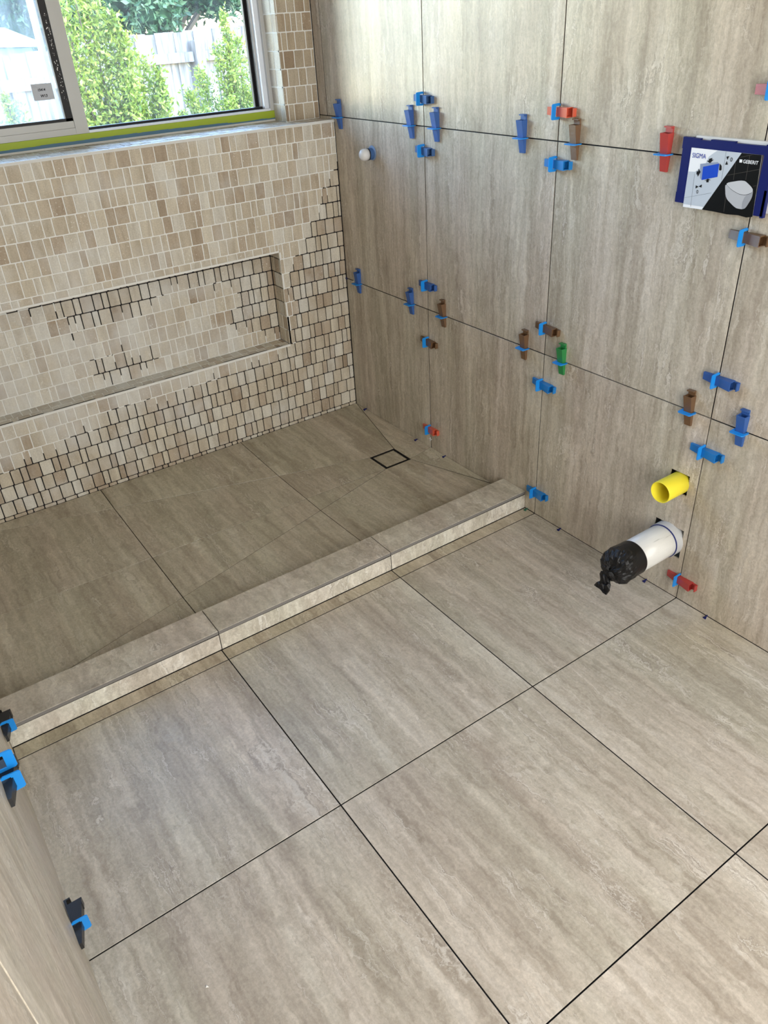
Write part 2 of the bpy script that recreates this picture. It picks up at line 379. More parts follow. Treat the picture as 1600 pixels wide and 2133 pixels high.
# left wall tiles; the one behind the curb sits a hair back
for k in range(4):
    cols = [0.0, YA, YB, YC, YD, YE, -3.56, ROOMY]
    for a, b in zip(cols[:-1], cols[1:]):
        off = -0.0014 if b == YC else (0.0006 if b == YD else 0.0)
        v, f = tile_geo(rect(b + GAP * 0.5, a - GAP * 0.5, zr[k] + (GAP if k else -0.0026), zr[k + 1] - GAP), lambda u, v, w, off=off: (XL - T + w + off, u, v), T)
        obj('tile', v, f, M['wallR'], wall_left, rnd3())

# ------------------------------------------------------------------ mosaic walls
NX, NZ0, NZ1, ND = -0.300, 0.384, 0.758, 0.083     # niche: right jamb, floor, head, depth
NXL = -1.70
LEDGE = 1.197
FY = 0.0; MT = 0.008
WX0, WX1, WY = -1.650, -0.147, 0.200               # window opening
wall_back = holed(XL - 0.12, 0.12, -0.14, CEIL, [], lambda u, v, w: (u, 0.30 - w, v), 0.001)
q = MB()
for a, b in (
    ((0.12, 0.22, -0.14), (XL - 0.12, FY + 0.0042, NZ0 - 0.0045)), ((0.12, 0.22, NZ1 + 0.0045), (XL - 0.12, FY + 0.0042, LEDGE - 0.0045)),
    ((0.12, 0.22, NZ0 - 0.0045), (NX + 0.0042, FY + 0.0042, NZ1 + 0.0045)), ((NXL - MT, 0.22, NZ0 - 0.0045), (XL - 0.12, FY + 0.0042, NZ1 + 0.0045)),
    ((NX + 0.0042, 0.22, NZ0 - 0.0045), (NXL - MT, ND + 0.010, NZ1 + 0.0045)),
    ((0.12, 0.30, LEDGE - 0.0045), (WX1 + 0.0045, 0.105 + 0.0042, CEIL)), ((WX0 - MT, 0.30, LEDGE - 0.0045), (XL - 0.12, 0.105 + 0.0042, CEIL)),
    ((WX1 + 0.02, 0.30, 2.12), (WX0 - 0.02, 0.105 + 0.0042, CEIL)), ((0.12, 0.30, 0.9), (XL - 0.12, 0.22, LEDGE - 0.0045))):
    q.box(a, b)
wall_back = q.obj('wall_back', M['bed']); tag(wall_back, kind='structure')
q = MB(); q.box((NX + 0.004, ND + 0.0090, NZ0 - 0.0042), (NXL, ND + 0.0042, NZ1 + 0.0042)); niche = q.obj('trim_1', M['bed']); tag(niche, kind='structure')
q = MB(); q.box((-0.0005, 0.006, LEDGE - 0.0060), (XL, WY, LEDGE - 0.0042)); ledge = q.obj('trim_2', M['bed']); tag(ledge, kind='structure')
q = MB(); q.box((-0.0005, 0.1090, LEDGE), (WX1 + 0.0045, 0.1105, CEIL)); pillar = q.obj('trim_3', M['bed']); tag(pillar, kind='structure')

def in_poly(p, poly):
    c = False; n = len(poly)
    for i in range(n):
        a, b = poly[i], poly[i - 1]
        if (a[1] > p[1]) != (b[1] > p[1]) and p[0] < (b[0] - a[0]) * (p[1] - a[1]) / (b[1] - a[1]) + a[0]: c = not c
    return c
# joints still empty (black) inside these outlines, on the wall face (x, z) and on the niche back
EMPTY_FACE = [[(0.02, 1.10), (-0.007, 1.053), (-0.033, 1.013), (-0.126, 0.867), (-0.193, 0.769), (-0.269, 0.69), (-0.285, 0.601), (-0.27, 0.538), (-0.29, 0.384), (-0.33, 0.352), (-0.495, 0.345), (-0.667, 0.332), (-0.894, 0.308),
               (-1.038, 0.342), (-1.124, 0.29), (-1.251, 0.282), (-1.298, 0.239), (-1.455, 0.225), (-1.80, 0.21), (-1.80, -0.1), (0.02, -0.1)]]
EMPTY_NICHE = [[(-0.28, 0.80), (-0.70, 0.80), (-1.36, 0.80), (-1.30, 0.725), (-1.144, 0.715), (-1.119, 0.621), (-0.90, 0.625), (-0.72, 0.691), (-0.50, 0.67), (-0.47, 0.60), (-0.42, 0.44), (-0.28, 0.40)],
               [(-1.078, 0.509), (-0.86, 0.489), (-0.813, 0.438), (-0.978, 0.394), (-1.103, 0.411)], [(-0.38, 0.60), (-0.50, 0.58), (-0.52, 0.50), (-0.38, 0.45)]]
WID = [(0.0235, 3), (0.033, 4), (0.040, 4), (0.045, 4)]
def row_widths(u0, u1):
    pool = [w for w, k in WID for _ in range(k)]; out = [u1]; last = 0
    u = u1 - random.uniform(0.012, 0.045)
    out.append(u)
    while u > u0 + 0.03:
        w = random.choice(pool)
        if w == last and random.random() < 0.5: w = random.choice(pool)
        last = w; u -= w + random.uniform(-0.001, 0.001); out.append(u)
    if out[-1] > u0: out.append(u0)
    out[-1] = u0
    return out[::-1]
def rough_tile(u0, u1, v0, v1, g=0.0018):
    """tumbled stone outline: 8 corners with nicked edges"""
    j = lambda: random.uniform(-0.0009, 0.0009)
    a, b, c, d = u0 + g, u1 - g, v0 + g, v1 - g
    r = min(0.0022, (b - a) * 0.2, (d - c) * 0.2)
    tl, br = j() , j()
    return [(a + r + tl, c), (b - r + br, c), (b, c + r), (b + br * .6, d - r), (b - r, d), (a + r, d + 0), (a + tl * .6, d - r), (a, c + r)]
def lay(rows, fmap, spans, empty_polys, want, grout_h=MT - 0.0012, trim=None):
    """rows: [(v0, v1)], spans(v0, v1) -> [(u0, u1)]; returns tile list and grout mesh"""
    tiles = []; gr = MB()
    for v0_, v1_ in rows:
        for (u0, u1) in spans(v0_, v1_):
            us = row_widths(u0, u1)
            for a, b in zip(us[:-1], us[1:]):
              if b - a < 0.006: continue
              for (a, b, v0, v1) in (trim(a, b, v0_, v1_) if trim else [(a, b, v0_, v1_)]):
                tiles.append((a, b, v0, v1))
                for (p0, p1, r0, r1) in ((b - 0.0022, b + 0.0022, v0, v1), (a, b, v0 - 0.0022, v0 + 0.0022), (a, b, v1 - 0.0022, v1 + 0.0022)):
                    n = 2 if want else 1
                    for k in range(n):
                        if p1 - p0 > r1 - r0: s0, s1, t0, t1 = p0 + (p1 - p0) * k / n, p0 + (p1 - p0) * (k + 1) / n, r0, r1
                        else: s0, s1, t0, t1 = p0, p1, r0 + (r1 - r0) * k / n, r0 + (r1 - r0) * (k + 1) / n
                        c = ((s0 + s1) / 2 + random.gauss(0, 0.010), (t0 + t1) / 2 + random.gauss(0, 0.010))
                        if any(in_poly(c, e) for e in empty_polys): continue
                        s0, s1 = max(s0, u0), min(s1, u1)
                        if trim and s1 <= NX + 0.003:
                            if NZ1 - 0.004 < t0 < NZ1: t0 = NZ1
                            if NZ0 < t1 < NZ0 + 0.004: t1 = NZ0
                        if trim and s0 < NX < s1 and t0 > NZ0 - 0.001 and t1 < NZ1 + 0.001: s0 = NX
                        if t1 - t0 < 1e-5 or s1 - s0 < 1e-5: continue
                        h = grout_h + random.uniform(-0.0004, 0.0003)
                        P = [fmap(s0, t0, h), fmap(s1, t0, h), fmap(s1, t1, h), fmap(s0, t1, h), fmap(s0, t0, 0), fmap(s1, t0, 0), fmap(s1, t1, 0), fmap(s0, t1, 0)]
                        F = [(0, 1, 2, 3), (4, 5, 1, 0), (5, 6, 2, 1), (6, 7, 3, 2), (7, 4, 0, 3)]
                        nn = (Vector(P[1]) - Vector(P[0])).cross(Vector(P[2]) - Vector(P[0])); up = Vector(P[0]) - Vector(P[4])
                        if nn.dot(up) < 0: F = [tuple(reversed(z)) for z in F]
                        gr.add(P, F)
    return tiles, gr
def stone(a, b, v0, v1, fmap):
    w = lambda: random.uniform(-0.0006, 0.0006)
    h = MT + random.uniform(-0.0007, 0.0006)
    return tile_geo(rough_tile(a, b, v0, v1), fmap, h, 0.0007)
def build_mosaic(parent, groups, m, most=300):
    """groups: [(tiles, fmap)]; the nearest MOST stones are parts, the rest one stuff part"""
    al = [(t, fm) for ts, fm in groups for t in ts]
    al.sort(key=lambda k: (Vector(k[1]((k[0][0] + k[0][1]) / 2, (k[0][2] + k[0][3]) / 2, MT)) - CAMP).length / math.sqrt((k[0][1] - k[0][0]) * (k[0][3] - k[0][2])) if k[0][0] > -1.48 else 1e9)
    rest = MB()
    for i, (t, fm) in enumerate(al):
        v, f = stone(*t, fm); c = rnd3()
        if i < most: obj('stone', v, f, m, parent, c)
        else: rest.add(v, f, c)
    if rest.v: tag(rest.obj('mosaic_stones', m, parent), kind='stuff')
P = 0.058; R0 = 0.0355
rows = [(0.0195, R0)] + [(R0 + k * P, R0 + (k + 1) * P) for k in range(20)]
fb = lambda u, v, w: (u, FY + MT - w, v)
rows2 = []
rows3 = [(a, b) for a, b in rows]
for v0, v1 in rows:
    if v0 < NZ0 - 0.001 < v1 - 0.004 and v0 + 0.004 < NZ0: rows2 += [(v0, NZ0), (NZ0, v1)]
    elif v0 + 0.004 < NZ1 < v1 - 0.004: rows2 += [(v0, NZ1), (NZ1, v1)]
    else: rows2.append((v0, v1))
def face_spans(v0, v1):
    c = (v0 + v1) / 2
    if NZ0 < c < NZ1: return [(XL + 0.001, NXL)]
    return [(XL + 0.001, NX)]
def first_col(): pass
def round_niche(a, b, v0, v1):
    if v1 <= NZ0 + 0.001 or v0 >= NZ1 - 0.001 or a >= NX - 0.001: return [(a, b, v0, v1)]
    out = []
    if b > NX + 0.006: out.append((NX, b, v0, v1)); b = NX
    if v0 < NZ0 - 0.004: out.append((a, b, v0, NZ0))
    if v1 > NZ1 + 0.004: out.append((a, b, NZ1, v1))
    if a < NXL - 0.006: out.append((a, min(b, NXL), v0, v1))
    return out
tiles, gr = lay(rows3, fb, lambda a, b: [(XL + 0.001, -0.001)], EMPTY_FACE, True, trim=round_niche)
build_mosaic(wall_back, [(tiles, fb)], M['mosaic'])
# a smear of grout along the top arris and the niche arris
for (u0, u1, v0, v1) in ((NXL, NX, NZ0 - 0.0024, NZ0),):
    n = 40
    for k in range(n):
        if u1 - u0 > v1 - v0: a, b, c, d = u0 + (u1 - u0) * k / n, u0 + (u1 - u0) * (k + 1) / n, v0, v1
        else: a, b, c, d = u0, u1, v0 + (v1 - v0) * k / n, v0 + (v1 - v0) * (k + 1) / n
        gr.box((a, FY + MT, c), (b, FY + 0.0004 + random.uniform(0, 0.0006), d))
tag(gr.obj('grout', M['grout'], wall_back), kind='stuff')
# niche: back, right jamb, floor, head
nb = lambda u, v, w: (u, ND + MT - w, v)
nrows = [(max(a, NZ0), min(b, NZ1)) for a, b in rows if b > NZ0 + 0.004 and a < NZ1 - 0.004]
tb, g1 = lay(nrows, nb, lambda a, b: [(NXL, NX)], EMPTY_NICHE, True)
nj = lambda u, v, w: (NX + MT - w, u, v)
def nj_sp(a, b): return [(0.002, ND)]
tj = []; g2 = MB()
for v0, v1 in nrows:
    c1 = random.choice((0.018, 0.03, 0.04)); c2 = c1 + random.choice((0.022, 0.034))
    us = [0.0005, c1, c2, ND] if c2 < ND - 0.01 else [0.0005, c1, ND]
    for a, b in zip(us[:-1], us[1:]): tj.append((a, b, v0, v1))
    g2.box((NX + MT, 0.0, v0), (NX + 0.0012, 0.012, v1))
    if v0 < 0.47: g2.box((NX + MT, 0.0, v0), (NX + 0.0014, ND, v1))
nf = lambda u, v, w: (u, v, NZ0 - MT + w)
tf, g3 = lay([(0.0005, 0.037), (0.037, ND)], nf, lambda a, b: [(NXL, NX)], [], False)
nh = lambda u, v, w: (u, v, NZ1 + MT - w)
th, g4 = lay([(0.0005, 0.040), (0.040, ND)], nh, lambda a, b: [(NXL, NX)], [], False)
build_mosaic(niche, [(tb, nb), (tj, nj), (tf, nf), (th, nh)], M['mosaic'])
for g in (g2, g3, g4): g1.add(g.v, g.f)
tag(g1.obj('grout', M['grout'], niche), kind='stuff')
# ledge under the window
lf = lambda u, v, w: (u, v, LEDGE - MT + w)
tl_, g1 = lay([(0.0005, 0.047), (0.047, 0.105), (0.105, 0.1515), (0.1515, WY - 0.002)], lf, lambda a, b: [((XL + 0.001), -0.001)] if a < 0.1 else [(WX0, WX1)], [], False)
build_mosaic(ledge, [(tl_, lf)], M['mosaic'])
tag(g1.obj('grout', M['grout'], ledge), kind='stuff')
# pillar beside the window and its reveal, header over the window
prows = [(LEDGE + k * P, LEDGE + (k + 1) * P) for k in range(21)]
pf = lambda u, v, w: (u, 0.105 + MT - w, v)
def psp(a, b): return [(WX1, -0.001), (XL + 0.001, WX0)] if b < 2.13 else [(XL + 0.001, -0.001)]
tp, g1 = lay(prows, pf, psp, [], False)
pr = lambda u, v, w: (WX1 + MT - w, u, v)
trv = []; g2 = MB()
for v0, v1 in prows:
    if v1 > 2.13: break
    c1 = 0.1055 + random.choice((0.034, 0.045))
    for a, b in ((0.1055, c1), (c1, WY - 0.001)): trv.append((a, b, v0, v1))
g2.box((WX1 + MT, 0.107, LEDGE), (WX1 + 0.0010, WY, 2.12))
build_mosaic(pillar, [(tp, pf)], M['mosaic_dark'], 200)
pl2 = MB(); pl2.box((WX1 + 0.0055, 0.1095, LEDGE), (WX1 + 0.0042, WY, 2.12)); reveal = pl2.obj('trim_4', M['bed']); tag(reveal, kind='structure')
build_mosaic(reveal, [(trv, pr)], M['mosaic'], 200)
tag(g2.obj('grout', M['grout'], reveal), kind='stuff')
tag(g1.obj('grout', M['grout'], pillar), kind='stuff')

# ------------------------------------------------------------------ window
win = boxo('window_1', (WX1 + 0.008, WY + 0.02, LEDGE - 0.03), (WX0, WY + 0.07, LEDGE + 0.010), M['alu']); tag(win, kind='structure')
ZG0, ZW1 = 1.233, 2.12
def wb(name, a, b, m, par=win): return boxo(name, a, b, m, par)
wb('sill_frame', (WX1 + 0.004, WY + 0.001, 1.233), (WX0, WY + 0.09, 1.2405), M['alu_white'])
wb('head_frame', (WX1, WY, 2.08), (WX0, WY + 0.09, 2.12), M['alu'])
wb('jamb_frame', (WX1 + 0.004, WY, 1.2335), (-0.160, WY + 0.09, 2.12), M['alu'])
wb('jamb_track', (-0.160, WY + 0.012, 1.2405), (-0.178, WY + 0.085, 2.09), M['alu_white'])
wb('jamb_frame', (-0.178, WY + 0.03, 1.2405), (-0.184, WY + 0.085, 2.09), M['alu'])
wb('jamb_frame', (WX0, WY, 1.2405), (WX0 + 0.03, WY + 0.09, 2.12), M['alu'])
q = MB(); q.box((-0.184, WY + 0.045, 1.2405), (-0.190, WY + 0.065, 2.09)); q.box((-0.193, WY + 0.050, 1.2405), (-0.1985, WY + 0.065, 2.09)); q.box((-0.190, WY + 0.052, 1.2405), (-0.193, WY + 0.065, 2.09)); q.box((-0.184, WY + 0.018, 1.2405), (-0.862, WY + 0.034, 1.2485)); q.obj('gasket', M['gasket'], win)
wb('mullion', (-0.862, WY - 0.002, 1.2335), (-0.905, WY + 0.045, 2.09), M['alu'])
sash = wb('sash', (-0.905, WY, 1.2335), (WX0 + 0.03, WY + 0.03, 1.2530), M['alu'])
wb('sash_rail', (-0.9055, WY + 0.0006, 1.2537), (WX0 + 0.03, WY + 0.03, 1.2745), M['alu'], sash)
q = MB(); q.box((-0.906, WY + 0.003, 1.2745), (WX0 + 0.03, WY + 0.02, 1.2835)); q.box((-0.906, WY + 0.003, 1.2745), (-0.928, WY + 0.02, 2.08)); q.obj('gasket', M['gasket'], sash)
q = MB()
for k in range(70):
    z = random.triangular(1.30, 1.62, 1.48); x = -0.909 - random.random() * 0.010; r = random.uniform(0.0005, 0.0022)
    q.box((x, WY + 0.0022, z), (x - r, WY + 0.0032, z + r * 1.4))
tag(q.obj('plaster_specks', M['speck'], sash), kind='stuff')
wb('outer_stile', (-0.929, WY + 0.038, 1.245), (-0.941, WY + 0.085, 2.09), M['alu_white'])
# glazing
def glass_mat(name, dust):
    m, n, l, b = mat(name); n.remove(b); out = n['Material Output']
    tr = n.new('ShaderNodeBsdfTransparent'); gl = n.new('ShaderNodeBsdfGlossy'); gl.inputs['Roughness'].default_value = 0.02
    fr_ = n.new('ShaderNodeFresnel'); fr_.inputs['IOR'].default_value = 1.35
    mx = n.new('ShaderNodeMixShader'); l.new(fr_.outputs[0], mx.inputs[0]); l.new(tr.outputs[0], mx.inputs[1]); l.new(gl.outputs[0], mx.inputs[2])
    tl = n.new('ShaderNodeBsdfTranslucent'); tl.inputs['Color'].default_value = (0.85, 0.90, 0.95, 1)
    df = n.new('ShaderNodeBsdfDiffuse'); df.inputs['Color'].default_value = (0.8, 0.85, 0.88, 1)
    ad = n.new('ShaderNodeMixShader'); ad.inputs[0].default_value = 0.3; l.new(tl.outputs[0], ad.inputs[1]); l.new(df.outputs[0], ad.inputs[2])
    g = n.new('ShaderNodeNewGeometry'); mp = n.new('ShaderNodeVectorMath'); mp.operation = 'MULTIPLY'; mp.inputs[1].default_value = (30, 30, 6); l.new(g.outputs['Position'], mp.inputs[0])
    t = ramp(n, l, noise(n, l, mp.outputs[0], 1.0, 5, 0.65, 0.5), [(0.38, dust * 0.35), (0.70, dust)])
    m2 = n.new('ShaderNodeMixShader'); l.new(t, m2.inputs[0]); l.new(mx.outputs[0], m2.inputs[1]); l.new(ad.outputs[0], m2.inputs[2]); l.new(m2.outputs[0], out.inputs['Surface'])
    return m
wb('pane', (-0.180, WY + 0.058, 1.242), (-0.868, WY + 0.061, 2.09), glass_mat('clear_glass', 0.02))
pane_l = wb('pane', (-0.915, WY + 0.012, 1.275), (WX0 + 0.035, WY + 0.015, 2.09), glass_mat('dusty_glass', 0.16), sash)
# taped edge below the frame, blue membrane lapping its foot
q = MB(); q.box((WX1 + 0.002, WY - 0.002, 1.207), (WX0, WY + 0.01, 1.2325)); q.obj('lime_tape', M['lime'], win)
q = MB(); n = 90
for k in range(n):
    x = WX0 + (WX1 - WX0) * k / n; x2 = WX0 + (WX1 - WX0) * (k + 1) / n
    h = 0.003 + 0.0045 * max(0, math.sin((x + 1.25) * 3.2)) + random.uniform(0, 0.0014)
    if x > -0.35: h = random.uniform(0, 0.003)
    q.box((x, WY - 0.0032, 1.2035), (x2, WY, 1.2065 + h))
q.obj('membrane_edge', M['blue_membrane'], win)
boxo('caulk', (WX1, WY - 0.004, 1.197), (WX0, WY, 1.2035), M['grout'], win)
# paper label on the dusty pane
lab = boxo('paper_label', (-0.945, WY + 0.0110, 1.343), (-1.011, WY + 0.0116, 1.391), plain('grey_paper', (0.50, 0.52, 0.56), 0.7, 0.2)); lab.rotation_euler.y = math.radians(0)
tag(lab, 'small grey paper label with handwriting stuck to the dusty left window pane', 'label')
def text(name, s, size, origin, right, up, m, parent, sx=1.0, bold=0.0, shear=0.0, w=None):
    cu = bpy.data.curves.new(name, 'FONT'); cu.body = s; cu.size = size; cu.offset = bold; cu.shear = shear; cu.resolution_u = 3
    to = bpy.data.objects.new(name, cu); COL.objects.link(to)
    dg = bpy.context.evaluated_depsgraph_get(); me = bpy.data.meshes.new_from_object(to.evaluated_get(dg)); bpy.data.objects.remove(to)
    R_, U = Vector(right), Vector(up)
    if w:
        wx = max(v.co.x for v in me.vertices); sx = w / wx
    for v in me.vertices: v.co = R_ * (v.co.x * sx) + U * v.co.y
    me.materials.clear(); me.materials.append(m)
    o = bpy.data.objects.new(name, me); COL.objects.link(o); o.location = origin
    if parent: o.parent = parent; o.location = Vector(origin) - world_loc(parent)
    return o
ink = plain('black_ink', (0.012, 0.012, 0.015), 0.6, 0.2)
text('lettering', '15414', 0.010, (-0.994, WY + 0.0108, 1.370), (1, 0, 0), (0, 0, 1), ink, lab, bold=0.0004, shear=0.2)
text('lettering', 'W13', 0.011, (-0.989, WY + 0.0108, 1.352), (1, 0, 0), (0, 0, 1), ink, lab, bold=0.0004, shear=0.2)
q = MB()
for k in range(3): q.box((-1.008, WY + 0.0107, 1.3865 - k * 0.003), (-1.008 + (0.010, 0.015, 0.026)[k], WY + 0.0110, 1.3870 - k * 0.003))
q.obj('print_line', plain('faint_print', (0.25, 0.28, 0.35), 0.6, 0.2), lab)

# ------------------------------------------------------------------ shower curb
ZC = 0.070; CF, CB = -1.108, -0.992
curb = empty('shower_curb', (-0.88, -1.05, 0)); tag(curb, 'low travertine-tiled curb running across the room in front of the shower floor', 'curb')
q = MB(); q.box((-0.001, CB - 0.002, -0.004), (XL + 0.0005, CF + T + 0.001, ZC - T - 0.003)); q.obj('core', M['bed'], curb)
cx_ = [XL + 0.0005, -1.1905, -0.588, -0.001]
for i in range(3):
    v, f = tile_geo(rect(cx_[i] + 0.001 * (i > 0), cx_[i + 1] - 0.001 * (i < 2), CF, CB), lambda u, v, w: (u, v, ZC - 0.011 + w), 0.011, 0.0009)
    side_mat(obj('top_tile', v, f, M['curb'], curb, rnd3()), 4, M['body'])
    sag = 0.0022
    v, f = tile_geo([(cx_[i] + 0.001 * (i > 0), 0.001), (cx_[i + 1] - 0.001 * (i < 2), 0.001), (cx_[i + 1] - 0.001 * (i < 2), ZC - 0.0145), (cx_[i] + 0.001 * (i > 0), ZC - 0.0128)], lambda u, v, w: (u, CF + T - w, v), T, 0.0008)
    side_mat(obj('front_tile', v, f, M['curb_face_lit'], curb, rnd3()), 4, M['body_dark'])
    q = MB(); q.box((cx_[i], CB + 0.0005, 0.012), (cx_[i + 1], CB - 0.006, ZC - 0.012)); q.obj('back_tile', M['curb'], curb)

# ------------------------------------------------------------------ floor waste
waste = empty('floor_waste', ((DX0 + DX1) / 2, (DY0 + DY1) / 2, -0.008)); tag(waste, 'square tile-insert floor waste with thin metal rim in the shower corner', 'drain')
q = MB()
a0, a1, b0, b1 = DX0 + 0.002, DX1 - 0.002, DY0 + 0.002, DY1 - 0.002
for w0, zt, mm, nm in ((0.0022, 0.0030, 'metal', 'rim'),):
    q.box((a0, b0, -0.006), (a1, b0 + w0, zt)); q.box((a0, b1 - w0, -0.006), (a1, b1, zt)); q.box((a0, b0 + w0, -0.006), (a0 + w0, b1 - w0, zt)); q.box((a1 - w0, b0 + w0, -0.006), (a1, b1 - w0, zt))
q.obj('rim', M['gasket'], waste)
q = MB(); i0 = 0.0075; w0 = 0.0012; zt = 0.0034
q.box((a0 + i0, b0 + i0, -0.006), (a1 - i0, b0 + i0 + w0, zt)); q.box((a0 + i0, b1 - i0 - w0, -0.006), (a1 - i0, b1 - i0, zt)); q.box((a0 + i0, b0 + i0, -0.006), (a0 + i0 + w0, b1 - i0, zt)); q.box((a1 - i0 - w0, b0 + i0, -0.006), (a1 - i0, b1 - i0, zt))
q.obj('insert_rim', M['metal'], waste)
v, f = tile_geo(rect(a0 + 0.0095, a1 - 0.0095, b0 + 0.0095, b1 - 0.0095), lambda u, v, w: (u, v, -0.006 + w), 0.009, 0.0005)
obj('insert_tile', v, f, M['floor_brown'], waste, rnd3())

# ------------------------------------------------------------------ levelling clips: tab in the joint, wedge pushed through it
def wedge_geo(L, wd, h0, h1, foot=0.014):
    """runs along +X, thick end at +X with an open pocket; base at z=0; tab at x=0"""
    xa = -0.40 * L; xb = xa + L - foot
    q = MB(); w = wd / 2; wt = w * 0.80
    zb = h1 - 0.0015
    V = [(xa, -wt, 0), (xb, -w, 0), (xb, w, 0), (xa, wt, 0), (xa, -wt, h0), (xb, -w, h1), (xb, w, h1), (xa, wt, h0)]
    q.add(V, [(0, 3, 2, 1), (4, 5, 6, 7), (0, 1, 5, 4), (2, 3, 7, 6), (3, 0, 4, 7)])
    t = 0.0022; d = xb - 0.012
    O = [(xb, -w, 0), (xb, w, 0), (xb, w, h1), (xb, -w, h1)]; I = [(xb, -w + t, t), (xb, w - t, t), (xb, w - t, h1 - t), (xb, -w + t, h1 - t)]
    D = [(d, p[1], p[2]) for p in I]
    q.add(O + I + D, [(0, 1, 5, 4), (1, 2, 6, 5), (2, 3, 7, 6), (3, 0, 4, 7), (4, 5, 9, 8), (5, 6, 10, 9), (6, 7, 11, 10), (7, 4, 8, 11), (8, 9, 10, 11)])
    q.box((xb, -w * 0.85, 0), (xb + foot, w * 0.85, 0.0045)); q.box((xb + foot - 0.003, -w * 0.85, 0.0045), (xb + foot, w * 0.85, 0.012))
    return q
def tab_geo(wd=0.040, out=0.030, th=0.0024):
    q = MB(); w = wd / 2; hw = 0.0132; hh = 0.0150; s = 0.005; x0, x1 = -th / 2, th / 2
    pro = [(-w + 0.005, -0.004), (-w, 0.004), (-w + 0.001, out - 0.003), (-w + 0.004, out), (w - 0.004, out), (w - 0.001, out - 0.003), (w, 0.004), (w - 0.005, -0.004)]
    ho = [(-hw, -0.004), (-hw, 0.004), (-hw, hh - 0.001), (-hw + 0.001, hh), (hw - 0.001, hh), (hw, hh - 0.001), (hw, 0.004), (hw, -0.004)]
    n = len(pro); V = []
    for x in (x0, x1): V += [(x, a, b) for a, b in pro] + [(x, a, b) for a, b in ho]
    F = []
    for i in range(n - 1):
        F += [(i, i + 1, n + i + 1, n + i), (2 * n + i, 3 * n + i, 3 * n + i + 1, 2 * n + i + 1), (i, 2 * n + i, 2 * n + i + 1, i + 1), (n + i, n + i + 1, 3 * n + i + 1, 3 * n + i)]
    F += [(0, n, 3 * n, 2 * n), (n - 1, 3 * n - 1, 4 * n - 1, 2 * n - 1)]
    q.add(V, F); return q
wedge_me = {}
TABQ = tab_geo(); TABME = None
def clip_thing(pos, along, out, colour, label, group, wl=0.100, wedge=True, tabscale=1.0, jx=0.0):
    """along = wedge direction (thin to thick), out = away from the wall"""
    global TABME
    X = Vector(along).normalized(); Z = Vector(out).normalized(); Y = Z.cross(X)
    rt = Matrix.Rotation(random.uniform(-0.05, 0.05), 4, Z)
    r = empty('levelling_clip', pos); tag(r, label, 'tile clip', group)
    B = Matrix((X, Y, Z)).transposed().to_4x4()
    if wedge:
        if colour not in wedge_me:
            q = wedge_geo(wl, 0.024, 0.006, 0.0215 if colour != 'w_black' else 0.031)
            o = q.obj('wedge', M[colour]); me = o.data; c = Vector(o.location)
            for v in me.vertices: v.co += c
            wedge_me[colour] = me; bpy.data.objects.remove(o)
        o = bpy.data.objects.new('wedge', wedge_me[colour]); COL.objects.link(o); o.parent = r
        o.matrix_local = Matrix.Translation(X * jx + Z * 0.0002) @ rt @ B
    if TABME is None:
        o = TABQ.obj('tab', M['tab']); me = o.data; c = Vector(o.location)
        for v in me.vertices: v.co += c
        TABME = me; bpy.data.objects.remove(o)
    o = bpy.data.objects.new('tab', TABME); COL.objects.link(o); o.parent = r; o.matrix_local = B
    if wedge: o['label'] = 'bright blue tab'
    return r
UP = (0, 0, 1); OUT = (-1, 0, 0); NY = (0, -1, 0)
G1, G2 = 'levelling clips on the upper wall joint', 'levelling clips on the lower wall joint'
G3, G4, G5 = 'levelling clips on the upright joint inside the shower', 'levelling clips on the upright joint above the curb end', 'levelling clips on the upright joint above the waste pipes'
for y, c, lb in ((-0.047, 'w_blue', 'upright blue wedge clip on the upper joint beside the shower corner'),
                 (-0.495, 'w_blue', 'upright blue wedge clip on the upper joint, just corner-side of the shower cross joint'),
                 (-0.630, 'w_blue', 'upright blue wedge clip on the upper joint, just past the shower cross joint'),
                 (-1.025, 'w_blue', 'upright blue wedge clip on the upper joint left of the brown one'),
                 (-1.225, 'w_brown', 'upright brown wedge clip on the upper joint above the bright blue one'),
                 (-1.514, 'w_red', 'upright red wedge clip beside the flush plate cover')):
    clip_thing((0, y, Z1), UP, OUT, c, lb, G1)
for y, c, lb in ((-0.100, 'w_blue', 'upright blue wedge clip on the lower joint at the mosaic corner'),
                 (-0.462, 'w_blue', 'upright blue wedge clip on the lower joint above the shower floor'),
                 (-0.655, 'w_brown', 'upright brown wedge clip on the lower joint within the shower'),
                 (-1.072, 'w_brown', 'upright brown wedge clip on the lower joint above the curb'),
                 (-1.237, 'w_green', 'upright green wedge clip, the only green one on the wall'),
                 (-1.695, 'w_brown', 'upright brown wedge clip on the lower joint above the yellow pipe'),
                 (-1.848, 'w_blue', 'upright blue wedge clip nearest the right edge on the lower joint')):
    clip_thing((0, y, Z2), UP, OUT, c, lb, G2)
for z, c, lb in ((1.289, 'w_slate', 'dusty blue sideways clip above the upper joint in the shower'),
                 (1.136, 'w_slate', 'dusty blue sideways clip just below the upper joint in the shower'),
                 (0.688, 'w_blue', 'blue sideways clip just above the lower joint in the shower'),
                 (0.474, 'w_brown', 'brown sideways clip just below the lower joint in the shower'),
                 (0.105, 'w_orange', 'small orange-red sideways clip close to the shower floor')):
    clip_thing((0, YA, z), NY, OUT, c, lb, G3, jx=-0.004)
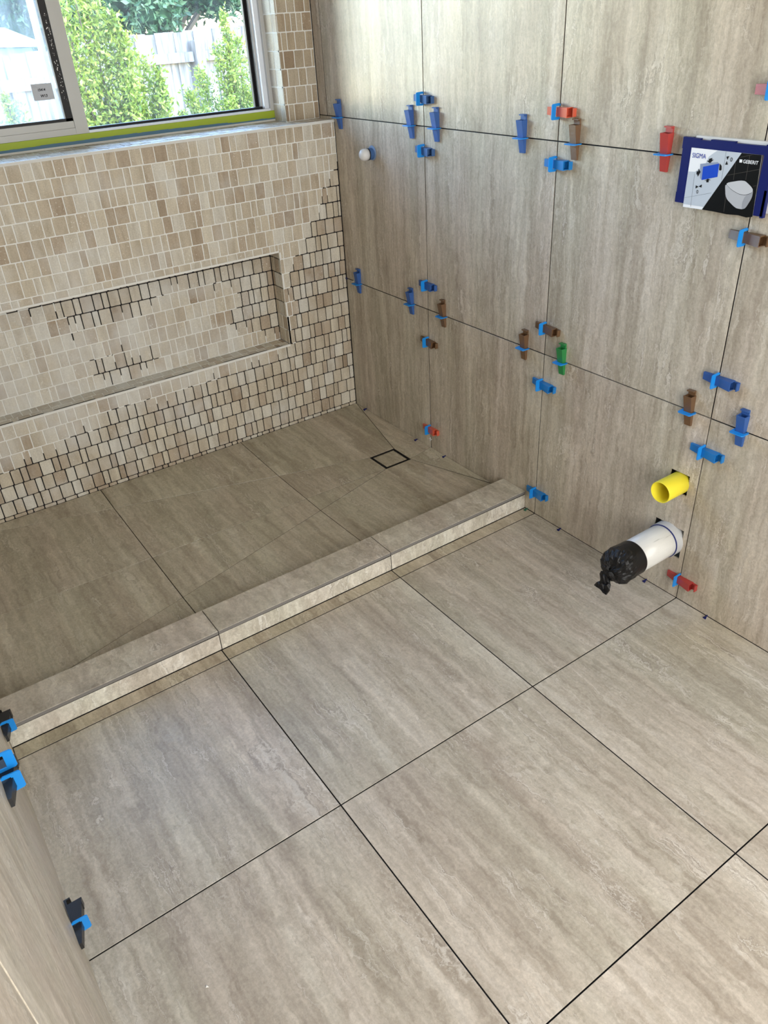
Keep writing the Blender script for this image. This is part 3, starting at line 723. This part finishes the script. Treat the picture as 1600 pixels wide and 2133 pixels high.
for z, c, lb in ((1.281, 'w_orange', 'orange-red sideways clip above the upper joint left of the brown upright clip'),
                 (1.152, 'w_bright', 'bright blue sideways clip just below the upper joint'),
                 (0.684, 'w_brown', 'brown sideways clip with glue specks above the lower joint near the green clip'),
                 (0.497, 'w_bright', 'bright blue sideways clip just below the green clip'),
                 (0.091, 'w_bright', 'bright blue sideways clip low on the wall at the curb end')):
    clip_thing((0, YB, z), NY, OUT, c, lb, G4)
for z, c, lb in ((1.351, 'w_red', 'red sideways clip cut by the frame edge above the flush plate cover'),
                 (1.055, 'w_brown', 'brown sideways clip directly under the flush plate cover'),
                 (0.706, 'w_blue', 'dark blue sideways clip above the lower joint over the pipes'),
                 (0.502, 'w_bright', 'bright blue sideways clip between the lower joint and the yellow pipe'),
                 (0.074, 'w_red', 'red sideways clip on the wall beside the floor under the white pipe')):
    clip_thing((0, YC, z), NY, OUT, c, lb, G5)
G6 = 'black wedge clips on the near wall'
PY = (0, 1, 0); PX = (1, 0, 0)
clip_thing((XL, YB, 0.114), PY, PX, 'w_black', 'black wedge clip with blue tab on the near wall at the curb end', G6)
clip_thing((XL, YC, 0.112), PY, PX, 'w_black', 'black wedge clip with blue tab low on the near wall by the floor joint', G6)
two = clip_thing((XL, YC, 0.525), PY, PX, 'w_black', 'black wedge clip with two blue tabs higher on the near wall at the frame edge', G6)
o = bpy.data.objects.new('tab', TABME); COL.objects.link(o); o.parent = two; o['label'] = 'second bright blue tab'
o.matrix_local = Matrix.Translation((0.0, 0.020, 0.030)) @ Matrix(((0, 0, 1), (1, 0, 0), (0, 1, 0))).to_4x4()

# ------------------------------------------------------------------ spacers along the wall foot
def spacer(y, z, m, lb):
    q = MB(); q.box((0.004, y - 0.001, z), (-0.010, y + 0.001, z + 0.0045))
    cyl(q, (-0.010, y - 0.001, z + 0.002), (-1, 0, -0.1), 0.0035, 0.005, 0.006, 10)
    o = q.obj('tile_spacer', m); tag(o, lb, 'spacer', 'plastic spacers along the wall foot')
for y, z, m, lb in ((-0.085, 0.0215, 'navy', 'tiny blue spacer at the wall foot in the shower corner'), (-0.468, 0.019, 'navy', 'tiny blue spacer at the wall foot before the cross joint'),
                    (-0.655, 0.019, 'navy', 'tiny blue spacer at the wall foot past the cross joint'), (-1.122, 0.0005, 'teal', 'small green spacer at the wall foot in front of the curb'),
                    (-1.285, 0.0005, 'navy', 'small blue spacer at the wall foot between curb and white pipe'), (-1.648, 0.0005, 'navy', 'small blue spacer at the wall foot under the white pipe'),
                    (-1.865, 0.0005, 'navy', 'small round blue spacer at the wall foot farthest from the shower')):
    spacer(y, z, M[m], lb)
q = MB(); q.box((0.001, 0.0015, 0.594), (-0.006, -0.004, 0.600)); cyl(q, (-0.004, -0.004, 0.597), (-0.3, -1, 0), 0.003, 0.0015, 0.014, 8)
tag(q.obj('tile_spacer', M['navy']), 'navy spacer stub on the lower joint against the mosaic corner', 'spacer')
def cross(y, z, lb):
    q = MB(); q.box((-0.0002, y - 0.009, z - 0.001), (-0.003, y + 0.009, z + 0.001)); q.box((-0.0002, y - 0.001, z - 0.008), (-0.003, y + 0.001, z + 0.008))
    tag(q.obj('cross_spacer', M['white_pl']), lb, 'spacer', 'white cross spacers')
cross(-0.557, 0.058, 'white cross spacer at the foot of the shower upright joint')
cross(-0.062, 0.5966, 'white cross spacer beside the corner clip on the lower joint')
cross(-0.024, 1.2078, 'white cross spacer beside the corner clip on the upper joint')

# ------------------------------------------------------------------ capped tap stub
st = empty('capped_water_outlet', (0, -0.244, 1.099)); tag(st, 'round white-capped water outlet stub with blue sleeve in the shower wall', 'pipe')
v, f = lathe((0.0, -0.248, 1.102), (-1, 0, 0), [(0.0, 0.0), (0.001, 0.025), (0.0022, 0.0245), (0.0022, 0.0)]); obj('sealing_ring', v, f, plain('pale_blue_ring', (0.22, 0.33, 0.52), 0.5), st, smooth=False)
v, f = lathe((0.0, -0.244, 1.099), (-1, 0, 0), [(0.0, 0.0), (0.0, 0.020), (0.016, 0.0195), (0.019, 0.016), (0.021, 0.0)]); obj('blue_sleeve', v, f, M['w_slate'], st)
v, f = lathe((0.0, -0.244, 1.099), (-1, 0, 0), [(0.018, 0.0), (0.018, 0.0205), (0.021, 0.0205), (0.021, 0.0)]); obj('washer', v, f, M['gasket'], st)
v, f = lathe((0.0, -0.244, 1.099), (-1, 0, 0), [(0.021, 0.0), (0.021, 0.0195), (0.034, 0.0205), (0.043, 0.0185), (0.049, 0.013), (0.052, 0.006), (0.0525, 0.0)]); obj('cap', v, f, M['white_pl'], st, smooth=True)

# ------------------------------------------------------------------ yellow sleeve pipe
yp = empty('yellow_pipe', (0, -1.70, 0.377)); tag(yp, 'short open-ended yellow pipe sticking out of a square hole in the wall', 'pipe')
v, f = lathe((0.05, -1.70, 0.377), (-1, 0, 0), [(0.0, 0.0285), (0.0, 0.0315), (0.131, 0.0315), (0.1325, 0.0305), (0.1325, 0.0295), (0.131, 0.0288), (0.0, 0.0285)], 48)
obj('sleeve', v, f, M['yellow'], yp, smooth=True)
q = MB(); cyl(q, (0.012, -1.70, 0.377), (1, 0, 0), 0.0286, 0.0286, 0.003, 32); q.obj('inner_plug', M['yellow'], yp)
v, f = lathe((0.06, -1.703, 0.372), (-1, 0, 0), [(0.0, 0.036), (0.05, 0.036), (0.052, 0.034), (0.052, 0.0318)], 32); obj('rubber_collar', v, f, M['gasket'], yp, smooth=True)
# ------------------------------------------------------------------ white waste pipe
wp = empty('waste_pipe', (0, -1.695, 0.186)); tag(wp, 'thick white waste pipe poking from the wall, its end wrapped in black plastic', 'pipe')
m_pipe, n_, l_, b_ = mat('scuffed_white_pipe')
g_ = n_.new('ShaderNodeNewGeometry'); vm = n_.new('ShaderNodeVectorMath'); vm.operation = 'MULTIPLY'; vm.inputs[1].default_value = (5, 60, 60); l_.new(g_.outputs['Position'], vm.inputs[0])
l_.new(ramp(n_, l_, noise(n_, l_, vm.outputs[0], 1.0, 4, 0.7), [(0.30, (0.42, 0.42, 0.40)), (0.38, (0.66, 0.66, 0.635)), (0.7, (0.71, 0.71, 0.68))]), b_.inputs['Base Color']); b_.inputs['Roughness'].default_value = 0.3
v, f = lathe((0.06, -1.694, 0.186), (-1, 0, 0), [(0.0, 0.0475), (0.0, 0.0495), (0.225, 0.0495), (0.225, 0.0475)], 56); obj('pipe', v, f, m_pipe, wp, smooth=True)
v, f = lathe((0.06, -1.694, 0.186), (-1, 0, 0), [(0.02, 0.0496), (0.02, 0.0525), (0.084, 0.0525), (0.0845, 0.0515), (0.0845, 0.0496)], 56); obj('coupling', v, f, plain('grey_white_plastic', (0.52, 0.53, 0.54), 0.3), wp, smooth=False)
v, f = lathe((0.06, -1.694, 0.186), (-1, 0, 0), [(0.0848, 0.0496), (0.0848, 0.0519), (0.0878, 0.0519), (0.0878, 0.0496)], 56); obj('blue_ring', v, f, plain('blue_band', (0.01, 0.02, 0.14), 0.4), wp)
# crumpled bag over the end
bm = bmesh.new(); NN, KK = 64, 22; rr = random.Random(5)
prof = [(0.152, 0.0503), (0.154, 0.0512), (0.165, 0.0512), (0.176, 0.0515), (0.187, 0.052), (0.198, 0.053), (0.208, 0.053), (0.217, 0.052), (0.226, 0.049), (0.233, 0.044), (0.239, 0.037), (0.243, 0.029), (0.246, 0.020), (0.247, 0.010), (0.2475, 0.001)]
ringv = []
for k, (d, r) in enumerate(prof):
    cr = max(0, (k - 3)) / 11.0; row = []
    for i in range(NN):
        a = 2 * math.pi * i / NN
        w = cr * (0.0030 * math.sin(8 * a + 2.1 * k) + 0.0045 * math.sin(5 * a + k * 0.9) + 0.003 * math.sin(11 * a - k * 1.3) + 0.0022 * math.sin(19 * a + 2 * k) + rr.uniform(-0.0012, 0.0012))
        dd = d + cr * (0.004 * math.sin(3 * a + k) + rr.uniform(-0.0012, 0.0012))
        R_ = max(0.0008, r + w * (0.35 + r / 0.05 * 0.65))
        row.append(bm.verts.new((-dd, -1.694 + R_ * math.cos(a) * 1.0, 0.186 + R_ * math.sin(a) - cr * 0.004)))
    ringv.append(row)
for k in range(len(prof) - 1):
    for i in range(NN): bm.faces.new((ringv[k][i], ringv[k][(i + 1) % NN], ringv[k + 1][(i + 1) % NN], ringv[k + 1][i]))
bmesh.ops.recalc_face_normals(bm, faces=bm.faces)
me = bpy.data.meshes.new('black_bag'); bm.to_mesh(me); bm.free(); me.materials.append(plain('black_film', (0.004, 0.004, 0.005), 0.24, 0.35, bump=0.22))
o = bpy.data.objects.new('black_bag', me); COL.objects.link(o); o.parent = wp; o.location = -Vector(wp.location)
bag = o
# knotted tail hanging from the bag
bm = bmesh.new(); rows_ = []
for k in range(9):
    t = k / 8; c = Vector((-0.235 - 0.020 * t, -1.680 + 0.004 * math.sin(t * 5), 0.168 - 0.050 * t)); w = 0.010 + 0.012 * t; row = []
    for i in range(14):
        a = 2 * math.pi * i / 14; z = 1 + 0.30 * math.sin(3 * a + k * 1.1) + rr.uniform(-0.1, 0.1)
        row.append(bm.verts.new(c + Vector((math.cos(a) * w * 0.55 * z, math.sin(a) * w * z, rr.uniform(-0.003, 0.003) * (1 + 2 * t)))))
    rows_.append(row)
for k in range(8):
    for i in range(14): bm.faces.new((rows_[k][i], rows_[k][(i + 1) % 14], rows_[k + 1][(i + 1) % 14], rows_[k + 1][i]))
bm.faces.new(rows_[-1]); bmesh.ops.recalc_face_normals(bm, faces=bm.faces)
me = bpy.data.meshes.new('bag_tail'); bm.to_mesh(me); bm.free(); me.materials.append(bag.data.materials[0])
o = bpy.data.objects.new('bag_tail', me); COL.objects.link(o); o.parent = wp; o.location = -Vector(wp.location)

# ------------------------------------------------------------------ flush plate cover
XF = -0.0195
fl = empty('flush_plate_cover', (0, -1.69, 1.10)); tag(fl, 'blue plastic cistern cover frame holding a printed card with a toilet picture', 'flush plate cover')
y0, y1, z0, z1 = -1.800, -1.5695, 1.1085, 1.2505
q = MB(); q.box((0.0, y0 - 0.012, z0 + 0.004), (-0.010, y1 - 0.025, z1 + 0.003)); q.box((0.0, y1 + 0.004, 1.160 + 0.02), (-0.008, y1, 1.225)); q.obj('white_backing', M['white_pl'], fl)
q = MB()
q.box((-0.010, y1, z0), (XF, -1.5930, z1)); q.box((-0.010, y1 + 0.003, z0), (-0.017, y1, z0 + 0.022)); q.box((-0.010, y1 + 0.002, 1.226), (XF, y1, z1))
q.box((-0.010, -1.5930, 1.2290), (XF, y0, z1 - 0.004)); q.box((-0.010, -1.5930, z1 - 0.004), (XF, -1.612, z1 - 0.001)); q.box((-0.010, -1.640, z1 - 0.004), (XF, -1.70, z1 - 0.001)); q.box((-0.010, -1.775, z1 - 0.004), (XF, y0, z1 - 0.001))
q.box((-0.010, -1.7735, z0 - 0.002), (XF, y0 + 0.004, 1.2290)); q.box((-0.010, y0 + 0.010, z0 - 0.005), (XF, y0 + 0.002, 1.16)); q.box((-0.010, y0 + 0.004, 1.17), (XF, y0, 1.2290))
q.obj('blue_frame', M['navy'], fl)
def flat(name, pts, m, h, parent):
    v = [(XF - h, a, b) for a, b in pts] + [(XF - h + 0.0004, a, b) for a, b in pts]; n = len(pts)
    f = [tuple(range(n)), tuple(range(2 * n - 1, n - 1, -1))] + [(i, n + i, n + (i + 1) % n, (i + 1) % n) for i in range(n)]
    return obj(name, v, f, m, parent)
K = {k: plain('print_' + k, c, 0.4, 0.2) for k, c in dict(white=(0.78, 0.80, 0.84), black=(0.003, 0.003, 0.0035), grey=(0.48, 0.53, 0.60), blue=(0.012, 0.065, 0.50), side=(0.25, 0.30, 0.42), ink=(0.008, 0.008, 0.01), navy=(0.02, 0.04, 0.32), lid=(0.50, 0.51, 0.54), bowl=(0.30, 0.31, 0.34), bowl2=(0.42, 0.43, 0.46), line=(0.20, 0.23, 0.28), dline=(0.085, 0.078, 0.070)).items()}
card = flat('card', [(-1.5933, 1.2295), (-1.7685, 1.2287), (-1.7745, 1.1036), (-1.70, 1.1018), (-1.5932, 1.1004)], K['white'], 0.0002, fl)
A = lambda n, p, k, h: flat(n, p, K[k], h, card)
A('black_print', [(-1.7208, 1.2288), (-1.7685, 1.2287), (-1.7745, 1.1036), (-1.76, 1.1002), (-1.74, 1.1020), (-1.71, 1.1000), (-1.68, 1.1012), (-1.6458, 1.1013)], 'black', 0.0006, 0)if 0 else A('black_print', [(-1.7208, 1.2288), (-1.7685, 1.2287), (-1.7745, 1.1036), (-1.76, 1.1002), (-1.74, 1.1020), (-1.71, 1.1000), (-1.68, 1.1012), (-1.6458, 1.1013)], 'black', 0.0006)
A('grey_print', [(-1.6615, 1.2291), (-1.7208, 1.2288), (-1.649, 1.1075), (-1.5938, 1.1069), (-1.5944, 1.1786), (-1.6121, 1.1797), (-1.6355, 1.1968), (-1.6419, 1.2145), (-1.6475, 1.2189)], 'grey', 0.0006)
for a, b in (((-1.612, 1.1757), (-1.6145, 1.104)), ((-1.683, 1.2284), (-1.6834, 1.1699)), ((-1.5947, 1.1211), (-1.6634, 1.14))):
    d = (Vector(b) - Vector(a)).normalized() * 0.00028; nn = Vector((-d.y, d.x)); A('print_line', [tuple(Vector(a) + nn), tuple(Vector(b) + nn), tuple(Vector(b) - nn), tuple(Vector(a) - nn)], 'line', 0.0008)
for a, b in (((-1.7105, 1.2091), (-1.7128, 1.1731)), ((-1.7409, 1.2263), (-1.7422, 1.1763)), ((-1.6954, 1.181), (-1.7691, 1.2005)), ((-1.7197, 1.2201), (-1.7467, 1.2275)), ((-1.7621, 1.1656), (-1.7706, 1.1679)), ((-1.70, 1.150), (-1.703, 1.104))):
    d = (Vector(b) - Vector(a)).normalized() * 0.0003; nn = Vector((-d.y, d.x)); A('print_line', [tuple(Vector(a) + nn), tuple(Vector(b) + nn), tuple(Vector(b) - nn), tuple(Vector(a) - nn)], 'dline', 0.0008)
A('plate_side', [(-1.6229, 1.1976), (-1.6663, 1.2056), (-1.6709, 1.2028), (-1.6314, 1.1924), (-1.6328, 1.1643), (-1.6279, 1.1678)], 'side', 0.0008)
A('plate_picture', [(-1.6314, 1.1924), (-1.6709, 1.2028), (-1.6718, 1.1752), (-1.6328, 1.1643)], 'blue', 0.0010)
for p in ([(-1.6458, 1.2109), (-1.6512, 1.2127), (-1.6512, 1.2088), (-1.6555, 1.2098), (-1.6474, 1.2016), (-1.6384, 1.2054), (-1.6435, 1.2065), (-1.6436, 1.21)],
          [(-1.6207, 1.1873), (-1.6267, 1.1809), (-1.6215, 1.1705), (-1.6198, 1.1748), (-1.6173, 1.1746), (-1.6166, 1.1809), (-1.6209, 1.182)],
          [(-1.6485, 1.1687), (-1.6567, 1.1673), (-1.6515, 1.1664), (-1.6516, 1.1617), (-1.6459, 1.161), (-1.6459, 1.1654), (-1.6401, 1.1635)],
          [(-1.6736, 1.1899), (-1.6725, 1.2029), (-1.6777, 1.1988), (-1.6794, 1.1905), (-1.6762, 1.1889)]): A('arrow', p, 'ink', 0.0012)
for p in ([(-1.6859, 1.2184), (-1.6926, 1.2202), (-1.6896, 1.2123)], [(-1.6862, 1.2019), (-1.6886, 1.2096), (-1.6927, 1.2029)], [(-1.6201, 1.1513), (-1.6273, 1.1494), (-1.6205, 1.1445)], [(-1.628, 1.1498), (-1.6354, 1.1551), (-1.6356, 1.1483)]): A('triangle_mark', p, 'ink', 0.0012)
def smooth(p):
    for _ in range(2): p = [q_ for i in range(len(p)) for q_ in (tuple(Vector(p[i]).lerp(Vector(p[(i + 1) % len(p)]), 0.18)), tuple(Vector(p[i]).lerp(Vector(p[(i + 1) % len(p)]), 0.82)))]
    return p
A('toilet_picture', smooth([(-1.6938, 1.1644), (-1.7126, 1.152), (-1.7329, 1.1452), (-1.7484, 1.1451), (-1.7622, 1.1514), (-1.7641, 1.1581), (-1.765, 1.1426), (-1.7542, 1.1188), (-1.7456, 1.1156), (-1.7298, 1.1161), (-1.7013, 1.1339)]), 'bowl2', 0.0010)
A('toilet_shade', smooth([(-1.7484, 1.1444), (-1.7622, 1.1507), (-1.7641, 1.1571), (-1.765, 1.1426), (-1.7542, 1.1188), (-1.7456, 1.1156), (-1.7440, 1.130)]), 'bowl', 0.0012)
A('toilet_lid', smooth([(-1.6938, 1.1650), (-1.7385, 1.1762), (-1.7576, 1.1651), (-1.7641, 1.1588), (-1.7622, 1.1524), (-1.7484, 1.1461), (-1.7329, 1.1462), (-1.7126, 1.153)]), 'lid', 0.0014)
tx = lambda s, o, w, h, m, b: text('lettering', s, h / 0.70, (XF - 0.0012, *o), (0, -1, 0), UP, m, card, bold=b * h / 0.7, w=w)
tx('SIGMA', (-1.5985, 1.2092), 0.0365, 0.0102, K['navy'], 0.0)
tx('GEBERIT', (-1.7278, 1.2095), 0.0365, 0.0070, K['white'], 0.012)
A('logo_square', [(-1.719, 1.2160), (-1.7255, 1.2162), (-1.7258, 1.2100), (-1.7196, 1.2098)], 'white', 0.0012)
tx('0', (-1.6962, 1.2096), 0.0058, 0.0085, K['ink'], 0.0)
tx('0', (-1.6238, 1.1343), 0.0052, 0.0080, K['ink'], 0.0)

# ------------------------------------------------------------------ outside
def tex_mat(name, cols, sc, rough=0.8, vec=(1, 1, 1), tl=0.0):
    m, n, l, b = mat(name); v, at, g = coords(n, l, vec, 5.0)
    l.new(ramp(n, l, noise(n, l, v, sc, 4, 0.65), cols), b.inputs['Base Color']); b.inputs['Roughness'].default_value = rough; b.inputs['Specular IOR Level'].default_value = 0.2
    return m
def leaf_mat(name, a, b_, c):
    m, n, l, b = mat(name); at = n.new('ShaderNodeAttribute'); at.attribute_name = 'tint'
    s = n.new('ShaderNodeSeparateXYZ'); l.new(at.outputs['Vector'], s.inputs[0])
    col = ramp(n, l, s.outputs[0], [(0, a), (0.5, b_), (1, c)])
    tr = n.new('ShaderNodeBsdfTranslucent'); l.new(col, tr.inputs['Color']); l.new(col, b.inputs['Base Color']); b.inputs['Roughness'].default_value = 0.4; b.inputs['Specular IOR Level'].default_value = 0.3
    mx = n.new('ShaderNodeMixShader'); mx.inputs[0].default_value = 0.35; l.new(b.outputs[0], mx.inputs[1]); l.new(tr.outputs[0], mx.inputs[2]); l.new(mx.outputs[0], n['Material Output'].inputs['Surface'])
    return m
ML = leaf_mat('lime_leaves', (0.08, 0.135, 0.012), (0.175, 0.235, 0.022), (0.31, 0.35, 0.07))
MD = leaf_mat('deep_leaves', (0.010, 0.034, 0.014), (0.035, 0.095, 0.035), (0.18, 0.27, 0.15))
MBR = plain('twig', (0.10, 0.075, 0.05), 0.8, 0.2)
lawn = boxo('ground', (-14, 0.31, -0.5), (18, 26, -0.35), tex_mat('dry_grass', [(0.3, (0.09, 0.10, 0.04)), (0.7, (0.20, 0.19, 0.11))], 3.0)); tag(lawn, kind='structure')
mf = tex_mat('weathered_paling', [(0.34, (0.085, 0.078, 0.072)), (0.5, (0.165, 0.150, 0.138)), (0.70, (0.26, 0.24, 0.22))], 1.0, 0.85, (20, 20, 2.2))
fence = empty('paling_fence', (1.0, 5.0, -0.35)); tag(fence, 'weathered grey timber paling fence behind the bushes outside the window', 'fence')
x = -1.6; k = 0
while x < 4.0:
    w = random.uniform(0.095, 0.108)
    top = (1.488 - 0.012 * math.sin(x * 2.1) + random.uniform(-0.008, 0.008)) if x > 0.42 else (1.405 + random.uniform(-0.012, 0.012))
    y = 5.0 + (0.016 if k % 2 else 0.0) + random.uniform(0, 0.004)
    q = MB(); q.box((x, y, -0.34), (x + w, y + 0.014, top), rnd3()); q.obj('paling', mf, fence); x += w - 0.008; k += 1
q = MB(); q.box((-1.6, 4.955, 1.135), (0.40, 4.998, 1.225), rnd3()); q.obj('rail', mf, fence)
q = MB(); q.box((0.42, 4.955, 1.245), (1.555, 4.998, 1.325), rnd3()); q.obj('rail', mf, fence)
q = MB(); q.box((1.645, 4.955, 1.245), (4.0, 4.998, 1.325), rnd3()); q.obj('rail', mf, fence)
q = MB(); q.box((-1.6, 4.955, 0.2), (4.0, 4.998, 0.28), rnd3()); q.obj('rail', mf, fence)
for px in (1.56, 0.33, 3.2):
    q = MB(); q.box((px, 4.90, -0.34), (px + 0.09, 4.998, 1.41), rnd3()); q.obj('post', mf, fence)
# neighbour's shed with a white roof edge
sh = empty('neighbour_shed', (-0.6, 8.2, -0.35)); tag(sh, 'white low roof of a neighbouring shed seen over the fence through the dusty pane', 'shed')
q = MB()
q.add([(-4.0, 7.0, 1.66), (0.72, 7.0, 1.475), (0.72, 8.4, 1.62), (-4.0, 8.4, 1.80), (-4.0, 7.0, 1.61), (0.72, 7.0, 1.425), (0.72, 8.4, 1.57), (-4.0, 8.4, 1.75)], [(0, 1, 2, 3), (7, 6, 5, 4), (4, 5, 1, 0), (5, 6, 2, 1), (6, 7, 3, 2), (7, 4, 0, 3)])
q.obj('roof', plain('white_sheet', (0.42, 0.42, 0.42), 0.5), sh)
boxo('wall', (-4.0, 7.1, -0.34), (0.66, 8.3, 1.43), plain('pale_green_boards', (0.14, 0.21, 0.19), 0.7), sh)

def leaves(name, n, pick, size, m, parent, rs):
    r = random.Random(rs); v = []; f = []; t = []
    for i in range(n):
        p = pick(r); s = size * r.uniform(0.6, 1.3)
        d = Vector((r.gauss(0, 1), r.gauss(0, 1), r.gauss(0.5, 0.9))).normalized(); e = d.cross(Vector((r.gauss(0, 1), r.gauss(0, 1), r.gauss(0, 1)))).normalized()
        nn = d.cross(e); c = (r.random(), 0, 0); k = len(v)
        v += [tuple(p), tuple(p + d * s * 0.45 + e * s * 0.23 + nn * s * 0.06), tuple(p + d * s), tuple(p + d * s * 0.45 - e * s * 0.23 + nn * s * 0.06)]
        f += [(k, k + 1, k + 2), (k, k + 2, k + 3)]; t += [c, c]
    o = obj(name, v, f, m, parent, t); tag(o, kind='stuff'); return o
def bush(name, label, cat, c, zb, stems, n, size, m, rs, group=None):
    """stems: [(dx, dy, top z, spread)] — leafy shoots rising from the foot"""
    root = empty(name, (c[0], c[1], zb)); tag(root, label, cat, group); r = random.Random(rs)
    q = MB(); pts = []
    for dx, dy, zt, sp in stems:
        a = Vector((c[0] + r.uniform(-0.06, 0.06), c[1] + r.uniform(-0.06, 0.06), zb)); b = Vector((c[0] + dx, c[1] + dy, zt))
        cyl(q, a, b - a, 0.010, 0.003, (b - a).length, 6); pts.append((a, b, sp))
        for k in range(7):
            t = r.uniform(0.35, 0.95); p = a.lerp(b, t); d = Vector((r.gauss(0, 1), r.gauss(0, 1), 0.9)).normalized(); cyl(q, p, d, 0.004, 0.0015, sp * (1.15 - t), 5)
    q.obj('branches', MBR, root)
    def pick(r):
        a, b, sp = r.choice(pts); t = r.random() ** 0.8
        p = a.lerp(b, 0.25 + 0.75 * t); w = sp * (1.12 - t) ** 0.6 * (0.75 + 0.5 * abs(r.gauss(0, 1)))
        # cluster along short shoots
        d = Vector((r.gauss(0, 1), r.gauss(0, 1), r.gauss(0, 0.6))); d.normalize()
        return p + d * w * r.random() ** 0.45 + Vector((0, 0, 0.0))
    leaves('foliage', n, pick, size, m, root, rs); return root
bush('leafy_shrub', 'tall lime green shrub just outside the window, left of the fence post', 'shrub', (0.06, 2.85), -0.35,
     [(-0.10, 0.0, 2.05, 0.20), (0.05, 0.1, 1.78, 0.17), (-0.20, -0.05, 1.66, 0.17), (0.16, 0.0, 1.52, 0.17), (0.30, 0.1, 1.36, 0.17), (-0.16, 0.1, 1.50, 0.18), (0.10, -0.1, 1.25, 0.20), (-0.02, 0.05, 1.90, 0.14), (0.34, -0.05, 1.16, 0.15), (-0.22, 0.0, 1.25, 0.16), (0.20, 0.0, 1.08, 0.18), (0.0, 0.0, 1.10, 0.20), (0.36, 0.0, 1.30, 0.10), (0.12, 0.0, 1.62, 0.13)],
     24000, 0.036, ML, 3, 'lime green shrubs outside the window')
bush('leafy_shrub', 'lime green shrub with a pointed top in front of the fence post', 'shrub', (0.98, 2.95), -0.35,
     [(0.0, 0.0, 1.60, 0.09), (0.10, 0.05, 1.44, 0.15), (-0.08, 0.0, 1.40, 0.13), (-0.22, 0.05, 1.26, 0.14), (0.25, 0.0, 1.32, 0.17), (0.36, 0.1, 1.20, 0.18), (-0.34, 0.0, 1.14, 0.13), (-0.42, 0.0, 1.02, 0.12), (0.10, -0.1, 1.15, 0.20), (-0.10, -0.1, 1.08, 0.20), (-0.28, -0.05, 1.02, 0.17), (0.0, 0.0, 1.24, 0.18)],
     24000, 0.030, ML, 4, 'lime green shrubs outside the window')
bush('leafy_shrub', 'low lime green shrub behind the dusty left window pane', 'shrub', (-0.62, 2.62), -0.35,
     [(0.0, 0.0, 1.24, 0.10), (0.06, 0.03, 1.20, 0.10), (-0.10, 0.0, 1.14, 0.11), (0.10, 0.0, 1.05, 0.10), (-0.04, -0.05, 1.02, 0.12)], 6000, 0.034, ML, 5, 'lime green shrubs outside the window')
# broad-leaved trees beyond the fence
def tree(label, c, rz, r_, n, rs, size=0.085):
    root = empty('garden_tree', (c[0], c[1], -0.35)); tag(root, label, 'tree', 'dark green trees beyond the fence')
    q = MB(); cyl(q, (c[0], c[1], -0.35), (0, 0, 1), 0.11, 0.06, 1.9, 10)
    rn = random.Random(rs); blobs = []
    for k in range(16):
        d = Vector((rn.gauss(0, 1), rn.gauss(0, 1), rn.gauss(0, 1))).normalized(); p = Vector((c[0], c[1], rz)) + Vector((d.x * r_ * 0.75, d.y * r_ * 0.6, d.z * r_ * 0.75)); blobs.append((p, r_ * rn.uniform(0.28, 0.5)))
        a = Vector((c[0], c[1], 1.2)); cyl(q, a, p - a, 0.035, 0.01, (p - a).length, 6)
    q.obj('trunk', MBR, root)
    def pick(r):
        p, s = r.choice(blobs); d = Vector((r.gauss(0, 1), r.gauss(0, 1), r.gauss(0, 1))).normalized(); return p + d * s * r.uniform(0.55, 1.0)
    leaves('foliage', n, pick, size, MD, root, rs)
    # inner mass so that the crown is not see-through
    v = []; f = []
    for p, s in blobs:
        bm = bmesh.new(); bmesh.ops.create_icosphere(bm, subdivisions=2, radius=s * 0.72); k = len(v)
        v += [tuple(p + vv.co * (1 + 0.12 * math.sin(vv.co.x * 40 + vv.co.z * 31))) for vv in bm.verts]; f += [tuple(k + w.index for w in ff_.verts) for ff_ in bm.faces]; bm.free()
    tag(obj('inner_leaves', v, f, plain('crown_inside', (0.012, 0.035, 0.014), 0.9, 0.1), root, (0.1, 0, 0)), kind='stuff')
tree('dark green tree beyond the fence, seen through the dusty left pane', (-1.4, 10.6), 2.1, 1.5, 12000, 11)
tree('broad-leaved tree beyond the fence, right of the tall shrub', (1.95, 6.6), 2.2, 0.95, 15000, 12)
tree('broad-leaved tree beyond the fence at the window jamb side', (4.1, 7.4), 2.2, 1.15, 13000, 13)
tree('tree beyond the fence directly behind the tall lime shrub', (1.7, 10.6), 2.2, 1.5, 12000, 14)
# loose white chips on the floor
q = MB(); q.add([(-1.609, -1.94, 0.0002), (-1.603, -1.943, 0.0002), (-1.606, -1.935, 0.0002), (-1.606, -1.939, 0.003)], [(0, 1, 3), (1, 2, 3), (2, 0, 3), (2, 1, 0)])
tag(q.obj('plaster_chip', M['speck']), 'tiny white plaster chip on the floor beside the near wall', 'chip')
